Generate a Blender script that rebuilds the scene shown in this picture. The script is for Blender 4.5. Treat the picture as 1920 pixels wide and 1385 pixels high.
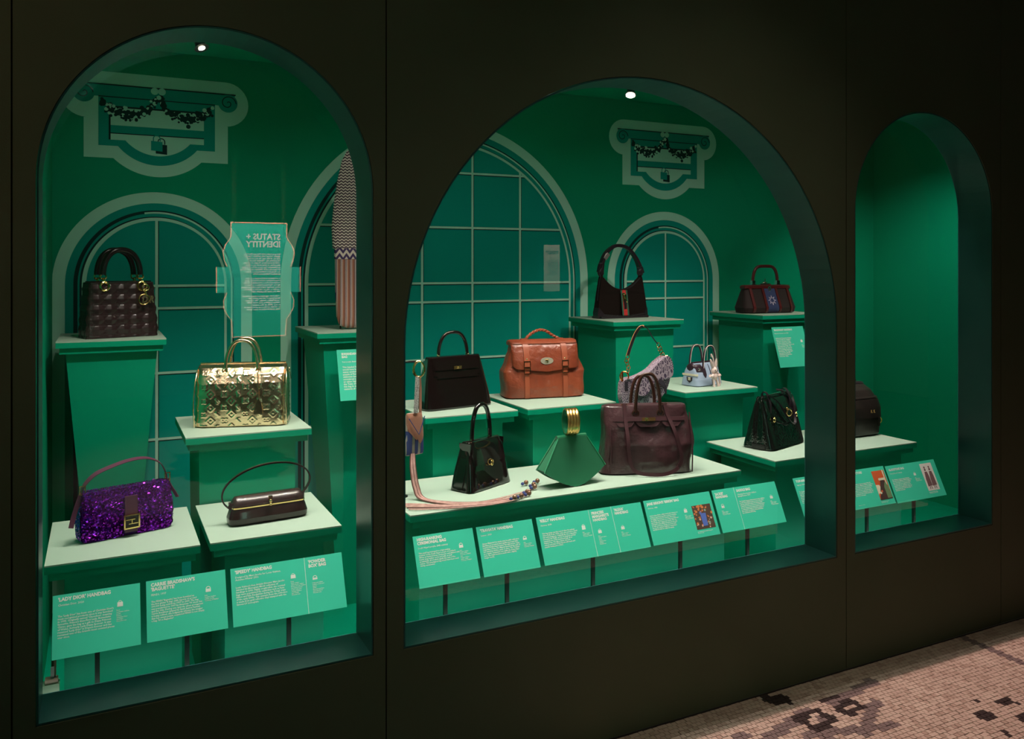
import bpy, math, random
from mathutils import Vector, Matrix
random.seed(7)
D = bpy.data; C = bpy.context.scene.collection
for o in list(D.objects): D.objects.remove(o)
S = bpy.context.scene
# ------------------------------------------------------------ camera, world, exposure
cd = D.cameras.new('camera'); cam = D.objects.new('camera', cd); C.objects.link(cam); S.camera = cam
cd.sensor_width = 36; cd.lens = 36 * 1567 / 1920; cd.shift_y = -0.1003; cd.clip_start = .05
cam.location = (0, -2.243, 1.5); cam.rotation_euler = (math.pi / 2, 0, -math.atan(770 / 1567))
S.view_settings.view_transform = 'Standard'; S.view_settings.look = 'None'
S.view_settings.exposure = 0.0; S.view_settings.gamma = 1; S.view_settings.use_curve_mapping = False
W = D.worlds.new('world'); S.world = W; W.use_nodes = True
W.node_tree.nodes['Background'].inputs[0].default_value = (.5, .47, .32, 1)
W.node_tree.nodes['Background'].inputs[1].default_value = .02
PI = math.pi

def light(name, kind, loc, target, power, color=(1, .86, .70), radius=.02, angle=60, blend=.5, size=None):
    l = D.lights.new(name, kind); l.energy = power; l.color = color
    if kind == 'SPOT':
        l.spot_size = math.radians(angle); l.spot_blend = blend; l.shadow_soft_size = radius
    if kind == 'AREA':
        l.shape = 'RECTANGLE'; l.size, l.size_y = size; l.spread = math.radians(angle)
    o = D.objects.new(name, l); C.objects.link(o); o.location = loc
    d = Vector(target) - Vector(loc); o.rotation_euler = d.to_track_quat('-Z', 'Y').to_euler()
    return o
CASE_LIGHTS = [  # x, y, z, target, power, cone: the display spotlights above the glass
    (.285, .43, 2.125, (.20, .75, .75), 26, 88),
    (.02, .34, 2.24, (.05, .55, .72), 8, 80),
    (.62, .34, 2.26, (.50, .60, .80), 20, 84),
    (.95, .34, 2.26, (.95, .80, .90), 20, 84),
    (1.23, .34, 2.26, (1.25, .60, .75), 26, 84),
    (1.55, .34, 2.26, (1.65, .75, .85), 24, 84),
    (1.80, .43, 2.115, (1.85, .60, .70), 24, 84),
    (2.25, .34, 2.26, (2.35, .90, .95), 24, 84),
    (2.75, .34, 2.26, (2.75, .80, .95), 22, 88),
    (3.10, .34, 2.26, (3.15, .65, .85), 18, 80),
    (3.60, .40, 2.26, (4.30, 1.0, .80), 34, 100),
]
for i, (x, y, z, t, p, a) in enumerate(CASE_LIGHTS):
    light('case_spot_light', 'SPOT', (x, y + .01, z), t, p, (1, .89, .76), .018, a, .8)
for x in (.15, .95, 1.75, 2.55, 3.3):
    light('mural_fill_light', 'SPOT', (x, .55, 2.33), (x + .1, 1.55, .95), 5, (1, .91, .8), .02, 100, 1)  # unseen fill spots, added to lift the brightness of the back wall
# label strip light hidden behind the head of the openings
light('label_wash_light', 'AREA', (1.6, .185, 2.3), (1.6, .23, .5), 11, (1, .92, .82), angle=70, size=(3.4, .04))
# corridor: high lamp behind the wall head grazing over onto the floor, and faint corridor glow
light('corridor_floor_light', 'SPOT', (3.2, .112, 5.4), (2.9, -.9, 0), 640, (1, .63, .55), .012, 60, .6)
light('corridor_glow_left', 'SPOT', (-2.6, -.9, 2.5), (-.3, 0, 1.9), 70, (1, .68, .42), .1, 60, 1)
light('corridor_glow_right', 'SPOT', (2.2, -1.6, 3.6), (1.6, 0, .15), 42, (1, .88, .66), .1, 62, 1)
# added fill light, unseen behind the sill, to brighten the plinth fronts
light('sill_fill_light', 'AREA', (1.6, .175, .36), (1.6, .60, .50), 1.1, (1, .95, .88), angle=170, size=(3.5, .02))

# ------------------------------------------------------------ materials
MT = {}
def mat(name, col, rough=.5, metal=0, coat=0, bump=None, spec=.5, emit=None, sheen=0, var=None):
    if name in MT: return MT[name]
    m = D.materials.new(name); m.use_nodes = True; nt = m.node_tree; b = nt.nodes['Principled BSDF']
    b.inputs['Base Color'].default_value = (*col, 1); b.inputs['Roughness'].default_value = rough
    b.inputs['Metallic'].default_value = metal; b.inputs['Coat Weight'].default_value = coat
    b.inputs['Coat Roughness'].default_value = .06; b.inputs['Specular IOR Level'].default_value = spec
    b.inputs['Sheen Weight'].default_value = sheen
    if emit: b.inputs['Emission Color'].default_value = (*emit[0], 1); b.inputs['Emission Strength'].default_value = emit[1]
    if bump or var:
        tc = nt.nodes.new('ShaderNodeTexCoord')
    if bump:
        kind, scale, strength, dist = bump
        if kind == 'voronoi':
            t = nt.nodes.new('ShaderNodeTexVoronoi'); t.feature = 'DISTANCE_TO_EDGE'
        else:
            t = nt.nodes.new('ShaderNodeTexNoise'); t.inputs['Detail'].default_value = 5
        t.inputs['Scale'].default_value = scale
        nt.links.new(tc.outputs['Object'], t.inputs['Vector'])
        bp = nt.nodes.new('ShaderNodeBump'); bp.inputs['Strength'].default_value = strength; bp.inputs['Distance'].default_value = dist
        nt.links.new(t.outputs[0], bp.inputs['Height']); nt.links.new(bp.outputs[0], b.inputs['Normal'])
        if coat: nt.links.new(bp.outputs[0], b.inputs['Coat Normal'])
    if var:
        t = nt.nodes.new('ShaderNodeTexNoise'); t.inputs['Scale'].default_value = var[0]; t.inputs['Detail'].default_value = 6
        nt.links.new(tc.outputs['Object'], t.inputs['Vector'])
        r = nt.nodes.new('ShaderNodeValToRGB'); r.color_ramp.elements[0].position = .3; r.color_ramp.elements[1].position = .7
        r.color_ramp.elements[0].color = (*var[1], 1); r.color_ramp.elements[1].color = (*var[2], 1)
        nt.links.new(t.outputs[0], r.inputs[0]); nt.links.new(r.outputs[0], b.inputs['Base Color'])
    MT[name] = m; return m

WALL = mat('mural_wall_green', (.001, .36, .19), .75, spec=.08, bump=('noise', 60, .15, .002))
PAINT = mat('plinth_green', (.001, .33, .185), .5, spec=.12, bump=('noise', 90, .08, .001))
TEALG = mat('mural_teal', (.001, .36, .29), .75, spec=.08)
TEALD = mat('mural_dark_line', (.002, .045, .04), .8, spec=.2)
BAND = mat('mural_pale_band', (.50, .86, .70), .8, spec=.2)
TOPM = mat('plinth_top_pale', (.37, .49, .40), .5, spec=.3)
LABEL = mat('label_mint', (.055, .64, .44), .4, spec=.4)
WHITE = mat('print_white', (.85, .85, .80), .6)
REVEAL = mat('reveal_dark_teal', (.02, .10, .095), .35, spec=.4, var=(3, (.014, .085, .085), (.026, .12, .11)))
OUTER = mat('hoarding_olive', (.03, .033, .02), .7, spec=.25, var=(1.5, (.072, .086, .048), (.094, .104, .064)), bump=('noise', 300, .25, .001))
BLACK = mat('black_edge', (.004, .004, .004), .6)
GOLD = mat('gold_metal', (.95, .62, .25), .16, 1)
GOLDP = mat('pale_gold_metal', (.95, .80, .50), .15, 1)
SILVER = mat('silver_metal', (.75, .75, .72), .18, 1)
BLKL = mat('plum_black_leather', (.012, .005, .006), .25, bump=('noise', 120, .15, .001), coat=.25)

# ------------------------------------------------------------ mesh helpers
class M:
    def __init__(s): s.v = []; s.f = []; s.mi = []; s.cur = 0
    def add(s, vs, fs):
        n = len(s.v); s.v += [tuple(v) for v in vs]; s.f += [tuple(i + n for i in f) for f in fs]; s.mi += [s.cur] * len(fs); return s
    def box(s, c, d, rz=0, taper=1):
        x, y, z = d[0] / 2, d[1] / 2, d[2] / 2; ca, sa = math.cos(rz), math.sin(rz); vs = []
        for k in (-1, 1):
            t = taper if k < 0 else 1
            for a, b in ((-1, -1), (1, -1), (1, 1), (-1, 1)):
                px, py = a * x * t, b * y * t; vs.append((c[0] + px * ca - py * sa, c[1] + px * sa + py * ca, c[2] + k * z))
        return s.add(vs, [(3, 2, 1, 0), (4, 5, 6, 7), (0, 1, 5, 4), (1, 2, 6, 5), (2, 3, 7, 6), (3, 0, 4, 7)])
    def loft(s, rings, cap=True, closed=False):
        n = len(rings[0]); vs = [p for r in rings for p in r]; fs = []
        m = len(rings)
        for i in range(m if closed else m - 1):
            for j in range(n):
                a = i * n + j; b = i * n + (j + 1) % n; c = ((i + 1) % m) * n + (j + 1) % n; d = ((i + 1) % m) * n + j
                fs.append((a, b, c, d))
        if cap and not closed:
            fs.append(tuple(reversed(range(n)))); fs.append(tuple((m - 1) * n + j for j in range(n)))
        return s.add(vs, fs)
    def tube(s, path, r, n=10, closed=False, squash=None):
        P = [Vector(p) for p in path]; m = len(P); rings = []; up = None
        for i in range(m):
            if closed: t = P[(i + 1) % m] - P[i - 1]
            else: t = P[min(i + 1, m - 1)] - P[max(i - 1, 0)]
            t.normalize()
            if up is None:
                h = Vector((0, 1, 0)) if abs(t.y) < .9 else Vector((1, 0, 0)); up = (h - t * h.dot(t)).normalized()
            else: up = (up - t * up.dot(t)).normalized()
            sd = t.cross(up); rr = r[i] if isinstance(r, (list, tuple)) else r
            q = squash or 1
            rings.append([P[i] + (up * math.cos(2 * PI * k / n) * q + sd * math.sin(2 * PI * k / n)) * rr for k in range(n)])
        return s.loft(rings, True, closed)
    def strap(s, path, w, th, side):
        """flat ribbon; side = width direction (vector or list of vectors)"""
        P = [Vector(p) for p in path]; m = len(P); rings = []
        for i in range(m):
            t = (P[min(i + 1, m - 1)] - P[max(i - 1, 0)]).normalized()
            sv = Vector(side[i] if isinstance(side, list) else side); sv = (sv - t * sv.dot(t)).normalized(); nn = t.cross(sv)
            ww = w[i] if isinstance(w, list) else w
            rings.append([P[i] + sv * a * ww / 2 + nn * b * th / 2 for a, b in ((-1, -1), (1, -1), (1, 1), (-1, 1))])
        return s.loft(rings)
    def torus(s, c, R, r, axis=(0, 1, 0), n=28, k=8, rx=1, rz=1):
        ax = Vector(axis).normalized(); h = Vector((0, 0, 1)) if abs(ax.z) < .9 else Vector((1, 0, 0))
        a = h.cross(ax).normalized(); b = ax.cross(a).normalized(); c = Vector(c)
        return s.tube([c + a * math.cos(2 * PI * i / n) * R * rx + b * math.sin(2 * PI * i / n) * R * rz for i in range(n)], r, k, True)
    def ball(s, c, r, n=10, sc=(1, 1, 1)):
        rings = [[(c[0] + r * sc[0] * math.sin(PI * (i + .02) / (n + .04)) * math.cos(2 * PI * j / n), c[1] + r * sc[1] * math.sin(PI * (i + .02) / (n + .04)) * math.sin(2 * PI * j / n),
                   c[2] - r * sc[2] * math.cos(PI * (i + .02) / (n + .04))) for j in range(n)] for i in range(n + 1)]
        return s.loft(rings)
    def prism(s, pts, t0, t1, f=lambda x, z, t: (x, -t, z)):
        """convex-ish outline pts (x,z) extruded from t0 to t1 through mapping f"""
        n = len(pts); vs = [f(x, z, t0) for x, z in pts] + [f(x, z, t1) for x, z in pts]
        fs = [tuple(range(n)), tuple(reversed(range(n, 2 * n)))] + [(i, n + i, n + (i + 1) % n, (i + 1) % n) for i in range(n)]
        return s.add(vs, fs)
    def obj(s, name, m, parent=None, smooth=40, loc=None, rot=None):
        me = D.meshes.new(name); me.from_pydata(s.v, [], s.f)
        for q in (m if isinstance(m, (list, tuple)) else [m]): me.materials.append(q)
        if any(s.mi): me.polygons.foreach_set('material_index', s.mi)
        import bmesh as bmm
        b = bmm.new(); b.from_mesh(me); bmm.ops.recalc_face_normals(b, faces=b.faces); b.to_mesh(me); b.free()
        if smooth:
            me.polygons.foreach_set('use_smooth', [True] * len(me.polygons)); me.set_sharp_from_angle(angle=math.radians(smooth))
        o = D.objects.new(name, me); C.objects.link(o)
        if parent: o.parent = parent
        if loc: o.location = loc
        if rot: o.rotation_euler = rot
        return o

def fill(name, loops, depth, m, parent=None, mapf=None):
    """filled 2D outline with holes, extruded by depth (local xy plane, z 0..depth) then mapped"""
    cu = D.curves.new(name, 'CURVE'); cu.dimensions = '2D'; cu.fill_mode = 'BOTH'; cu.extrude = depth / 2
    for lp in loops:
        sp = cu.splines.new('POLY'); sp.points.add(len(lp) - 1); sp.use_cyclic_u = True
        for i, p in enumerate(lp): sp.points[i].co = (p[0], p[1], 0, 1)
    t = D.objects.new(name, cu); me = D.meshes.new_from_object(t); D.objects.remove(t); D.curves.remove(cu)
    me.name = name; me.materials.clear(); me.materials.append(m)
    for v in me.vertices:
        x, y, z = v.co; z += depth / 2
        v.co = mapf(x, y, z) if mapf else (x, y, z)
    me.update(); me.polygons.foreach_set('use_smooth', [False] * len(me.polygons))
    o = D.objects.new(name, me); C.objects.link(o)
    if parent: o.parent = parent
    return o

def tagit(o, label, cat=None, group=None, kind=None):
    if label: o['label'] = label
    if cat: o['category'] = cat
    if group: o['group'] = group
    if kind: o['kind'] = kind
    return o
def root(name, loc, rz=0, label=None, cat=None, group=None):
    o = D.objects.new(name, None); C.objects.link(o); o.location = loc; o.rotation_euler = (0, 0, math.radians(rz)); o.empty_display_size = .05
    return tagit(o, label, cat, group)
def struct(o, label=None): o['kind'] = 'structure'; 
def text(name, body, size, loc, parent, m=WHITE, rot=(0, 0, 0), align='LEFT', line=1.0, bold=0, sx=1, shear=0, ext=.0001):
    cu = D.curves.new(name, 'FONT'); cu.body = body; cu.size = size; cu.align_x = align; cu.space_line = line
    cu.resolution_u = 1 if size < .008 else 2; cu.extrude = ext; cu.offset = bold; cu.shear = shear
    t = D.objects.new(name, cu); me = D.meshes.new_from_object(t); D.objects.remove(t); D.curves.remove(cu)
    me.name = name; me.materials.clear(); me.materials.append(m)
    for v in me.vertices: v.co.x *= sx
    o = D.objects.new(name, me); C.objects.link(o); o.parent = parent; o.location = loc; o.rotation_euler = rot
    return o
def arc(cx, cy, R, a0, a1, n): return [(cx + R * math.cos(a0 + (a1 - a0) * i / n), cy + R * math.sin(a0 + (a1 - a0) * i / n)) for i in range(n + 1)]
def smoothpath(pts, n=8):
    P = [Vector(p) for p in pts]; P = [P[0] * 2 - P[1]] + P + [P[-1] * 2 - P[-2]]; out = []
    for i in range(1, len(P) - 2):
        for k in range(n):
            t = k / n; a, b, c, d = P[i - 1:i + 3]
            out.append(.5 * ((2 * b) + (c - a) * t + (2 * a - 5 * b + 4 * c - d) * t * t + (3 * b - a - 3 * c + d) * t ** 3))
    out.append(P[-2]); return out

# ------------------------------------------------------------ outer wall of panels with arched openings
OPEN = [(-.132, .67, .430, 1.706), (.769, 2.437, .430, 1.275), (2.539, 3.33, .430, 1.711)]
def opening(x0, x1, z0, zs, g=0, n=48):
    cx = (x0 + x1) / 2; R = (x1 - x0) / 2
    return [(x0 - g, z0 - g), (x1 + g, z0 - g)] + arc(cx, zs, R + g, 0, PI, n)
SE = [-1.3, -.186, .712, 2.489, 3.389, 4.6]
wall = M().box((1.65, .012, 2.80), (5.9, .02, .10)).obj('wall_front', OUTER); struct(wall); wall['label'] = 'dark olive hoarding wall of tall panels with arched display openings'
HT = 2.75
for i in range(5):
    x0, x1 = SE[i] + .0018, SE[i + 1] - .0018
    loops = [[(x0, 0.004), (x1, 0.004), (x1, HT), (x0, HT)]]
    if 1 <= i <= 3: loops.append(opening(*OPEN[i - 1], g=.006))
    fill('panel', loops, .018, OUTER, wall, lambda x, y, z: (x, z, y))
bk = []
fr = fill('panel_backing', [[(-1.3, 0), (4.6, 0), (4.6, HT), (-1.3, HT)]] + [opening(*o, g=.010) for o in OPEN], .01, BLACK, wall, lambda x, y, z: (x, z + .019, y))
for i, o in enumerate(OPEN):
    t = fill('trim_%d' % (i + 1), [opening(*o, g=.0045), opening(*o, g=0)], .152, REVEAL, None, lambda x, y, z: (x, z + .0025, y))
    struct(t); t['label'] = ['dark teal lining of the left arched opening', 'dark teal lining of the wide middle arched opening', 'dark teal lining of the right narrow arched opening'][i]
# glass panes
gm = D.materials.new('case_glass'); gm.use_nodes = True; nt = gm.node_tree; nt.nodes.clear()
out = nt.nodes.new('ShaderNodeOutputMaterial'); mx = nt.nodes.new('ShaderNodeMixShader'); tr = nt.nodes.new('ShaderNodeBsdfTransparent'); gl = nt.nodes.new('ShaderNodeBsdfGlossy')
fz = nt.nodes.new('ShaderNodeFresnel'); fz.inputs['IOR'].default_value = 1.52; mu = nt.nodes.new('ShaderNodeMath'); mu.operation = 'MULTIPLY'; mu.inputs[1].default_value = 1.7; mu.use_clamp = True
gl.inputs['Roughness'].default_value = 0; tr.inputs[0].default_value = (.97, 1, .99, 1)
nt.links.new(fz.outputs[0], mu.inputs[0]); nt.links.new(mu.outputs[0], mx.inputs[0]); nt.links.new(tr.outputs[0], mx.inputs[1]); nt.links.new(gl.outputs[0], mx.inputs[2]); nt.links.new(mx.outputs[0], out.inputs[0])
for i, (x0, x1, z0, zs) in enumerate(OPEN):
    me = D.meshes.new('window_%d' % (i + 1)); lp = opening(x0, x1, z0, zs, g=-.0008, n=32)
    me.from_pydata([(x, .151, z) for x, z in lp], [], [tuple(range(len(lp)))]); me.materials.append(gm)
    g = D.objects.new('window_%d' % (i + 1), me); C.objects.link(g); struct(g); g['label'] = ['clear pane in the left arched opening', 'clear pane in the wide middle arched opening', 'clear pane in the narrow right arched opening'][i]

# ------------------------------------------------------------ case interior
B = 1.55; CZ = 2.40; XL = -.176; XR = 4.45; FZ = .10
wb = M().box(((XL + XR) / 2, B + .03, 1.25), (XR - XL + .12, .06, 2.5)).obj('wall_back', WALL); struct(wb); wb['label'] = 'green back wall of the display case with a pale printed mural of arched windows'
wl = M().box((XL - .02, .80, 1.25), (.04, 1.5, 2.5)).obj('wall_left', WALL); struct(wl); wl['label'] = 'green left end wall of the display case'
wr = M().box((XR + .02, .80, 1.25), (.04, 1.5, 2.5)).obj('wall_right', WALL); struct(wr); wr['label'] = 'plain green right end wall of the display case'
ce = M().box(((XL + XR) / 2, .79, CZ + .02), (XR - XL, 1.5, .04)).obj('ceiling', WALL); struct(ce); ce['label'] = 'green ceiling of the display case'
fl = M().box(((XL + XR) / 2, .80, FZ - .03), (XR - XL, 1.48, .06)).obj('floor', PAINT); struct(fl); fl['label'] = 'green base board inside the display case'
# mural, layered flat print on the back wall
def mural(name, loops, layer, m): 
    o = fill(name, loops, .0006, m, wb, lambda x, y, z: (x, B - .0003 - layer * .0006 - z, y)); return o
def archloop(cx, R, zs, zb): return [(cx - R, zb), (cx + R, zb)] + arc(cx, zs, R, 0, PI, 56)
def mural_window(cx, R, zs, bars, cols, s, clip=XL + .0005):
    zb = .12
    def cl(lp): return [(max(x, clip), z) for x, z in lp]
    mural('mural_band', [cl(archloop(cx, R, zs, zb))], 0, BAND)
    mural('mural_arch_ground', [cl(archloop(cx, R - .046, zs, zb))], 1, TEALG)
    r2 = R - .076
    mural('mural_shadow_line', [archloop(cx, r2, zs, zb), archloop(cx + .004, r2 - .011, zs, zb + .004)], 2, TEALD)
    mural('mural_highlight_line', [arc(cx, zs, r2 - .006, .0, PI * .55, 40) + [(cx + r2 * 0 + 0, zs)][:0] + list(reversed(arc(cx, zs, r2 - .013, .0, PI * .55, 40)))], 3, BAND)
    mural('mural_highlight_line', [[(cx + r2 - .013, zb), (cx + r2 - .006, zb), (cx + r2 - .006, zs), (cx + r2 - .013, zs)]], 3, BAND)
    r3 = R - .106
    mural('mural_shadow_line', [archloop(cx - .004, r3 + .004, zs, zb), archloop(cx, r3 - .002, zs, zb + .004)], 2, TEALD)
    mural('mural_frame', [archloop(cx, r3, zs, zb), archloop(cx + .003, r3 - .013, zs, zb + .004)], 4, BAND)
    for c in cols:
        h = zs + math.sqrt(max(0, (r3 - .008) ** 2 - (c - cx) ** 2))
        mural('mural_shadow_line', [[(c + .004, zb), (c + .0085, zb), (c + .0085, h - .01), (c + .004, h)]], 3, TEALD)
        mural('mural_mullion', [[(c - .006, zb), (c + .005, zb), (c + .005, h), (c - .006, h)]], 5, BAND)
    for b in bars:
        hw = r3 - .008 if b <= zs else math.sqrt(max(0, (r3 - .008) ** 2 - (b - zs) ** 2))
        mural('mural_shadow_line', [[(cx - hw, b - .009), (cx + hw, b - .009), (cx + hw, b - .004), (cx - hw, b - .004)]], 3, TEALD)
        mural('mural_glazing_bar', [[(cx - hw, b - .005), (cx + hw, b - .005), (cx + hw, b + .005), (cx - hw, b + .005)]], 6, BAND)
mural_window(.208, .385, 1.426, (1.420, 1.326, 1.055, .779), (.208,), 1)
mural_window(1.513, .797, 1.420, (1.959, 1.691, 1.420, 1.329, 1.052, .779), (1.118, 1.382, 1.645, 1.908), 1)
mural_window(2.812, .379, 1.426, (1.420, 1.326, 1.055, .779), (2.812,), 1)
def crest(cx):
    bx, R = .278, .361
    zt, zs, zb = 2.297, 2.200, 1.943
    rad = .0955
    def outline(bx, topz, sx, r, boxb, lob, lobr, lobz):
        pts = arc(cx + sx, topz - r, r, -PI / 2, PI / 2, 16) + arc(cx - sx, topz - r, r, PI / 2, PI * 1.5, 16)
        pts = [(cx + bx, topz - 2 * r)] + pts + [(cx - bx, topz - 2 * r), (cx - bx, boxb), (cx - lob, boxb)]
        a = math.atan2(boxb - lobz, -lob); rr = math.hypot(lob, boxb - lobz)
        a0 = math.atan2(boxb - lobz, -lob); a1 = math.atan2(boxb - lobz, lob)
        if a0 > 0: a0 -= 2 * PI
        pts += arc(cx, lobz, rr, a0, a1, 24) + [(cx + bx, boxb)]
        return pts
    o = mural('crest_band', [[(max(x, XL + .0005), z) for x, z in outline(.278, zt, .268, rad, 1.945, .17, 0, 2.115)]], 0, BAND)
    mural('crest_ground', [[(cx - .225, 2.235), (cx - .225, 1.995), (cx - .152, 1.995)] + arc(cx, 2.118, .196, PI + .68, 2 * PI - .68, 24) + [(cx + .152, 1.995), (cx + .225, 1.995), (cx + .225, 2.235)]], 1, TEALG)
    mural('crest_cornice', [[(cx - .29, 2.195), (cx + .29, 2.195), (cx + .31, 2.246), (cx - .31, 2.246)]], 2, TEALG)
    mural('crest_shadow_line', [[(cx - .31, 2.242), (cx + .31, 2.242), (cx + .31, 2.247), (cx - .31, 2.247)]], 3, TEALD)
    mural('crest_shadow_line', [[(cx - .225, 2.193), (cx + .225, 2.193), (cx + .225, 2.197), (cx - .225, 2.197)]], 3, TEALD)
    for sx in (-1, 1):
        mural('crest_scroll', [arc(cx + sx * .278, 2.207, .040, 0, 2 * PI - .1, 28)], 3, TEALG)
        sp = [(cx + sx * .278 + math.cos(t * .35) * (.036 - t * .00125), 2.207 + math.sin(t * .35) * (.036 - t * .00125)) for t in range(26)]
        sp2 = [(cx + sx * .278 + math.cos(t * .35) * (.032 - t * .00125), 2.207 + math.sin(t * .35) * (.032 - t * .00125)) for t in range(26)]
        yq = B - .0003 - 4 * .0006 - .0006; M().add([(x, yq, z_) for x, z_ in sp] + [(x, yq, z_) for x, z_ in sp2], [(k, k + 1, 27 + k, 26 + k) for k in range(25)]).obj('crest_scroll_line', TEALD, wb, 0)
    mural('crest_panel', [[(cx - .18, 2.08), (cx + .18, 2.08), (cx + .18, 2.152), (cx - .18, 2.152)]], 2, BAND)
    mural('crest_panel', [[(cx - .18, 2.045), (cx - .18, 2.020), (cx - .145, 2.020)] + arc(cx, 2.125, .163, PI + .70, 2 * PI - .70, 24) + [(cx + .145, 2.020), (cx + .18, 2.020), (cx + .18, 2.045)]], 2, BAND)
    mural('crest_shadow_line', [[(cx - .185, 2.045), (cx + .18, 2.045), (cx + .18, 2.049), (cx - .185, 2.049)]], 3, TEALD)
    mural('crest_shadow_line', [[(cx - .187, 2.02), (cx - .18, 2.02), (cx - .18, 2.152), (cx - .187, 2.152)]], 3, TEALD)
    mural('crest_shadow_line', [[(cx - .187, 2.152), (cx + .18, 2.152), (cx + .18, 2.159), (cx - .187, 2.159)]], 3, TEALD)
    # garland of small flowers
    g = M(); g2 = M(); rnd = random.Random(3)
    for i in range(330):
        u = rnd.uniform(-1, 1); zc = 2.17 - .06 * math.sin(PI * min(1, abs(abs(u) * 2 - 1) ** .8)) * 0 - .045 * math.sin(PI * abs(u)) + rnd.gauss(0, .011) + (.038 * (1 - abs(u) / .2) if abs(u) < .2 else 0)
        x = cx + u * .215; r = rnd.uniform(.004, .010); tgt = g if rnd.random() < .82 else g2
        n = 7; dy = B - .0004 - .0024 - rnd.uniform(0, .0006)
        tgt.add([(x + r * math.cos(2 * PI * k / n), dy, zc + r * math.sin(2 * PI * k / n)) for k in range(n)], [tuple(range(n))])
    for sx in (-1, 1):
        g2.add([(cx + sx * .014 + .015 * math.cos(2 * PI * k / 16), B - .0034, 2.232 + .015 * math.sin(2 * PI * k / 16)) for k in range(16)], [tuple(range(16))])
    a = g.obj('crest_garland', TEALD, wb, 0); a['kind'] = 'stuff'; b = g2.obj('crest_blossoms', BAND, wb, 0); b['kind'] = 'stuff'
    # padlocks
    for dx, dz, mm in ((.012, -.012, TEALD), (-.006, 0, TEALG)):
        lay = 3 if mm is TEALD else 5
        mural('crest_padlock', [[(cx + dx - .022, 1.985 + dz), (cx + dx + .022, 1.982 + dz), (cx + dx + .022, 2.022 + dz), (cx + dx - .022, 2.025 + dz)]], lay, mm)
        mural('crest_padlock_shackle', [[(cx + dx - .015, 2.024 + dz)] + [(x, z) for x, z in reversed(arc(cx + dx, 2.035 + dz, .015, 0, PI, 8))] + [(cx + dx + .015, 2.024 + dz), (cx + dx + .011, 2.024 + dz)] + arc(cx + dx, 2.035 + dz, .011, 0, PI, 8) + [(cx + dx - .011, 2.024 + dz)]], lay, mm)
crest(.214); crest(2.807)

# ------------------------------------------------------------ corridor floor mosaic
TILEG = mat('mosaic_grout', (.03, .02, .018), .9)
fo = M().box((1.5, -4.0, -.0085), (14, 8.01, .015)).obj('floor', TILEG); struct(fo); fo['label'] = 'corridor floor of small worn mosaic tiles'
TM = [mat('tessera_pale', (.62, .50, .43), .5, var=(9, (.55, .43, .37), (.70, .58, .50))), mat('tessera_dark', (.045, .032, .033), .5), mat('tessera_grey', (.23, .18, .18), .5), mat('tessera_warm', (.50, .38, .32), .5)]
def inp(x, y, q):
    s = 0
    for i in range(len(q)):
        (x1, y1), (x2, y2) = q[i], q[(i + 1) % len(q)]
        c = (x2 - x1) * (y - y1) - (y2 - y1) * (x - x1); s += 1 if c > 0 else -1
    return abs(s) == len(q)
def quad(cx, cy, a, b, r): 
    c, s = math.cos(r), math.sin(r); return [(cx + i * a * c - j * b * s, cy + i * a * s + j * b * c) for i, j in ((-1, -1), (1, -1), (1, 1), (-1, 1))]
dark = [quad(2.80, -.408, .032, .024, -.15), quad(2.648, -.438, .030, .026, -.15), quad(2.716, -.367, .012, .012, .78), quad(2.612, -.532, .014, .014, .78), quad(2.77, -.505, .045, .025, -.15), quad(2.95, -.46, .03, .025, -.15), quad(2.10, -.05, .045, .03, -.3), quad(2.266, -.122, .05, .012, 0)]
rings = [(quad(2.125, -.202, .062, .052, .12), quad(2.125, -.203, .030, .024, .12)), (quad(2.285, -.195, .052, .036, .15), quad(2.285, -.195, .024, .014, .15))]
grey = [quad(2.0, -.19, .17, .022, .28), quad(2.18, -.30, .17, .020, -.25), quad(2.30, -.27, .13, .020, .55), quad(2.08, -.30, .12, .018, .9), quad(2.38, -.13, .14, .02, .2), quad(3.13, -.2, .3, .02, 1.57), quad(1.75, -.2, .12, .02, .3)]
mo = M(); p = .0182; iy = 0; y = -.006
rnd = random.Random(5)
while y > -1.15:
    x = 1.25 + (iy % 2) * p * .5
    while x < 4.7:
        px, py = x + rnd.gauss(0, .0005), y - p / 2 + rnd.gauss(0, .0005)
        cx_, cy_ = x, y - p / 2
        k = 0 if rnd.random() < .8 else 3
        if any(inp(cx_, cy_, q) for q in grey): k = 2
        if any(inp(cx_, cy_, q) for q in dark): k = 1
        if any(inp(cx_, cy_, a) and not inp(cx_, cy_, b) for a, b in rings): k = 1
        mo.cur = k; h = .0015 + rnd.uniform(-.0003, .0003); w = p / 2 - .0011
        x0, x1, y0, y1 = px - w, px + w, py - w, py + w
        mo.add([(x0, y0, h), (x1, y0, h), (x1, y1, h), (x0, y1, h), (x0 - .0004, y0 - .0004, -.001), (x1 + .0004, y0 - .0004, -.001), (x1 + .0004, y1 + .0004, -.001), (x0 - .0004, y1 + .0004, -.001)],
               [(0, 1, 2, 3), (0, 4, 5, 1), (1, 5, 6, 2), (2, 6, 7, 3), (3, 7, 4, 0)])
        x += p
    y -= p; iy += 1
tt = mo.obj('tesserae', TM, fo, 0); tt['kind'] = 'stuff'

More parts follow.
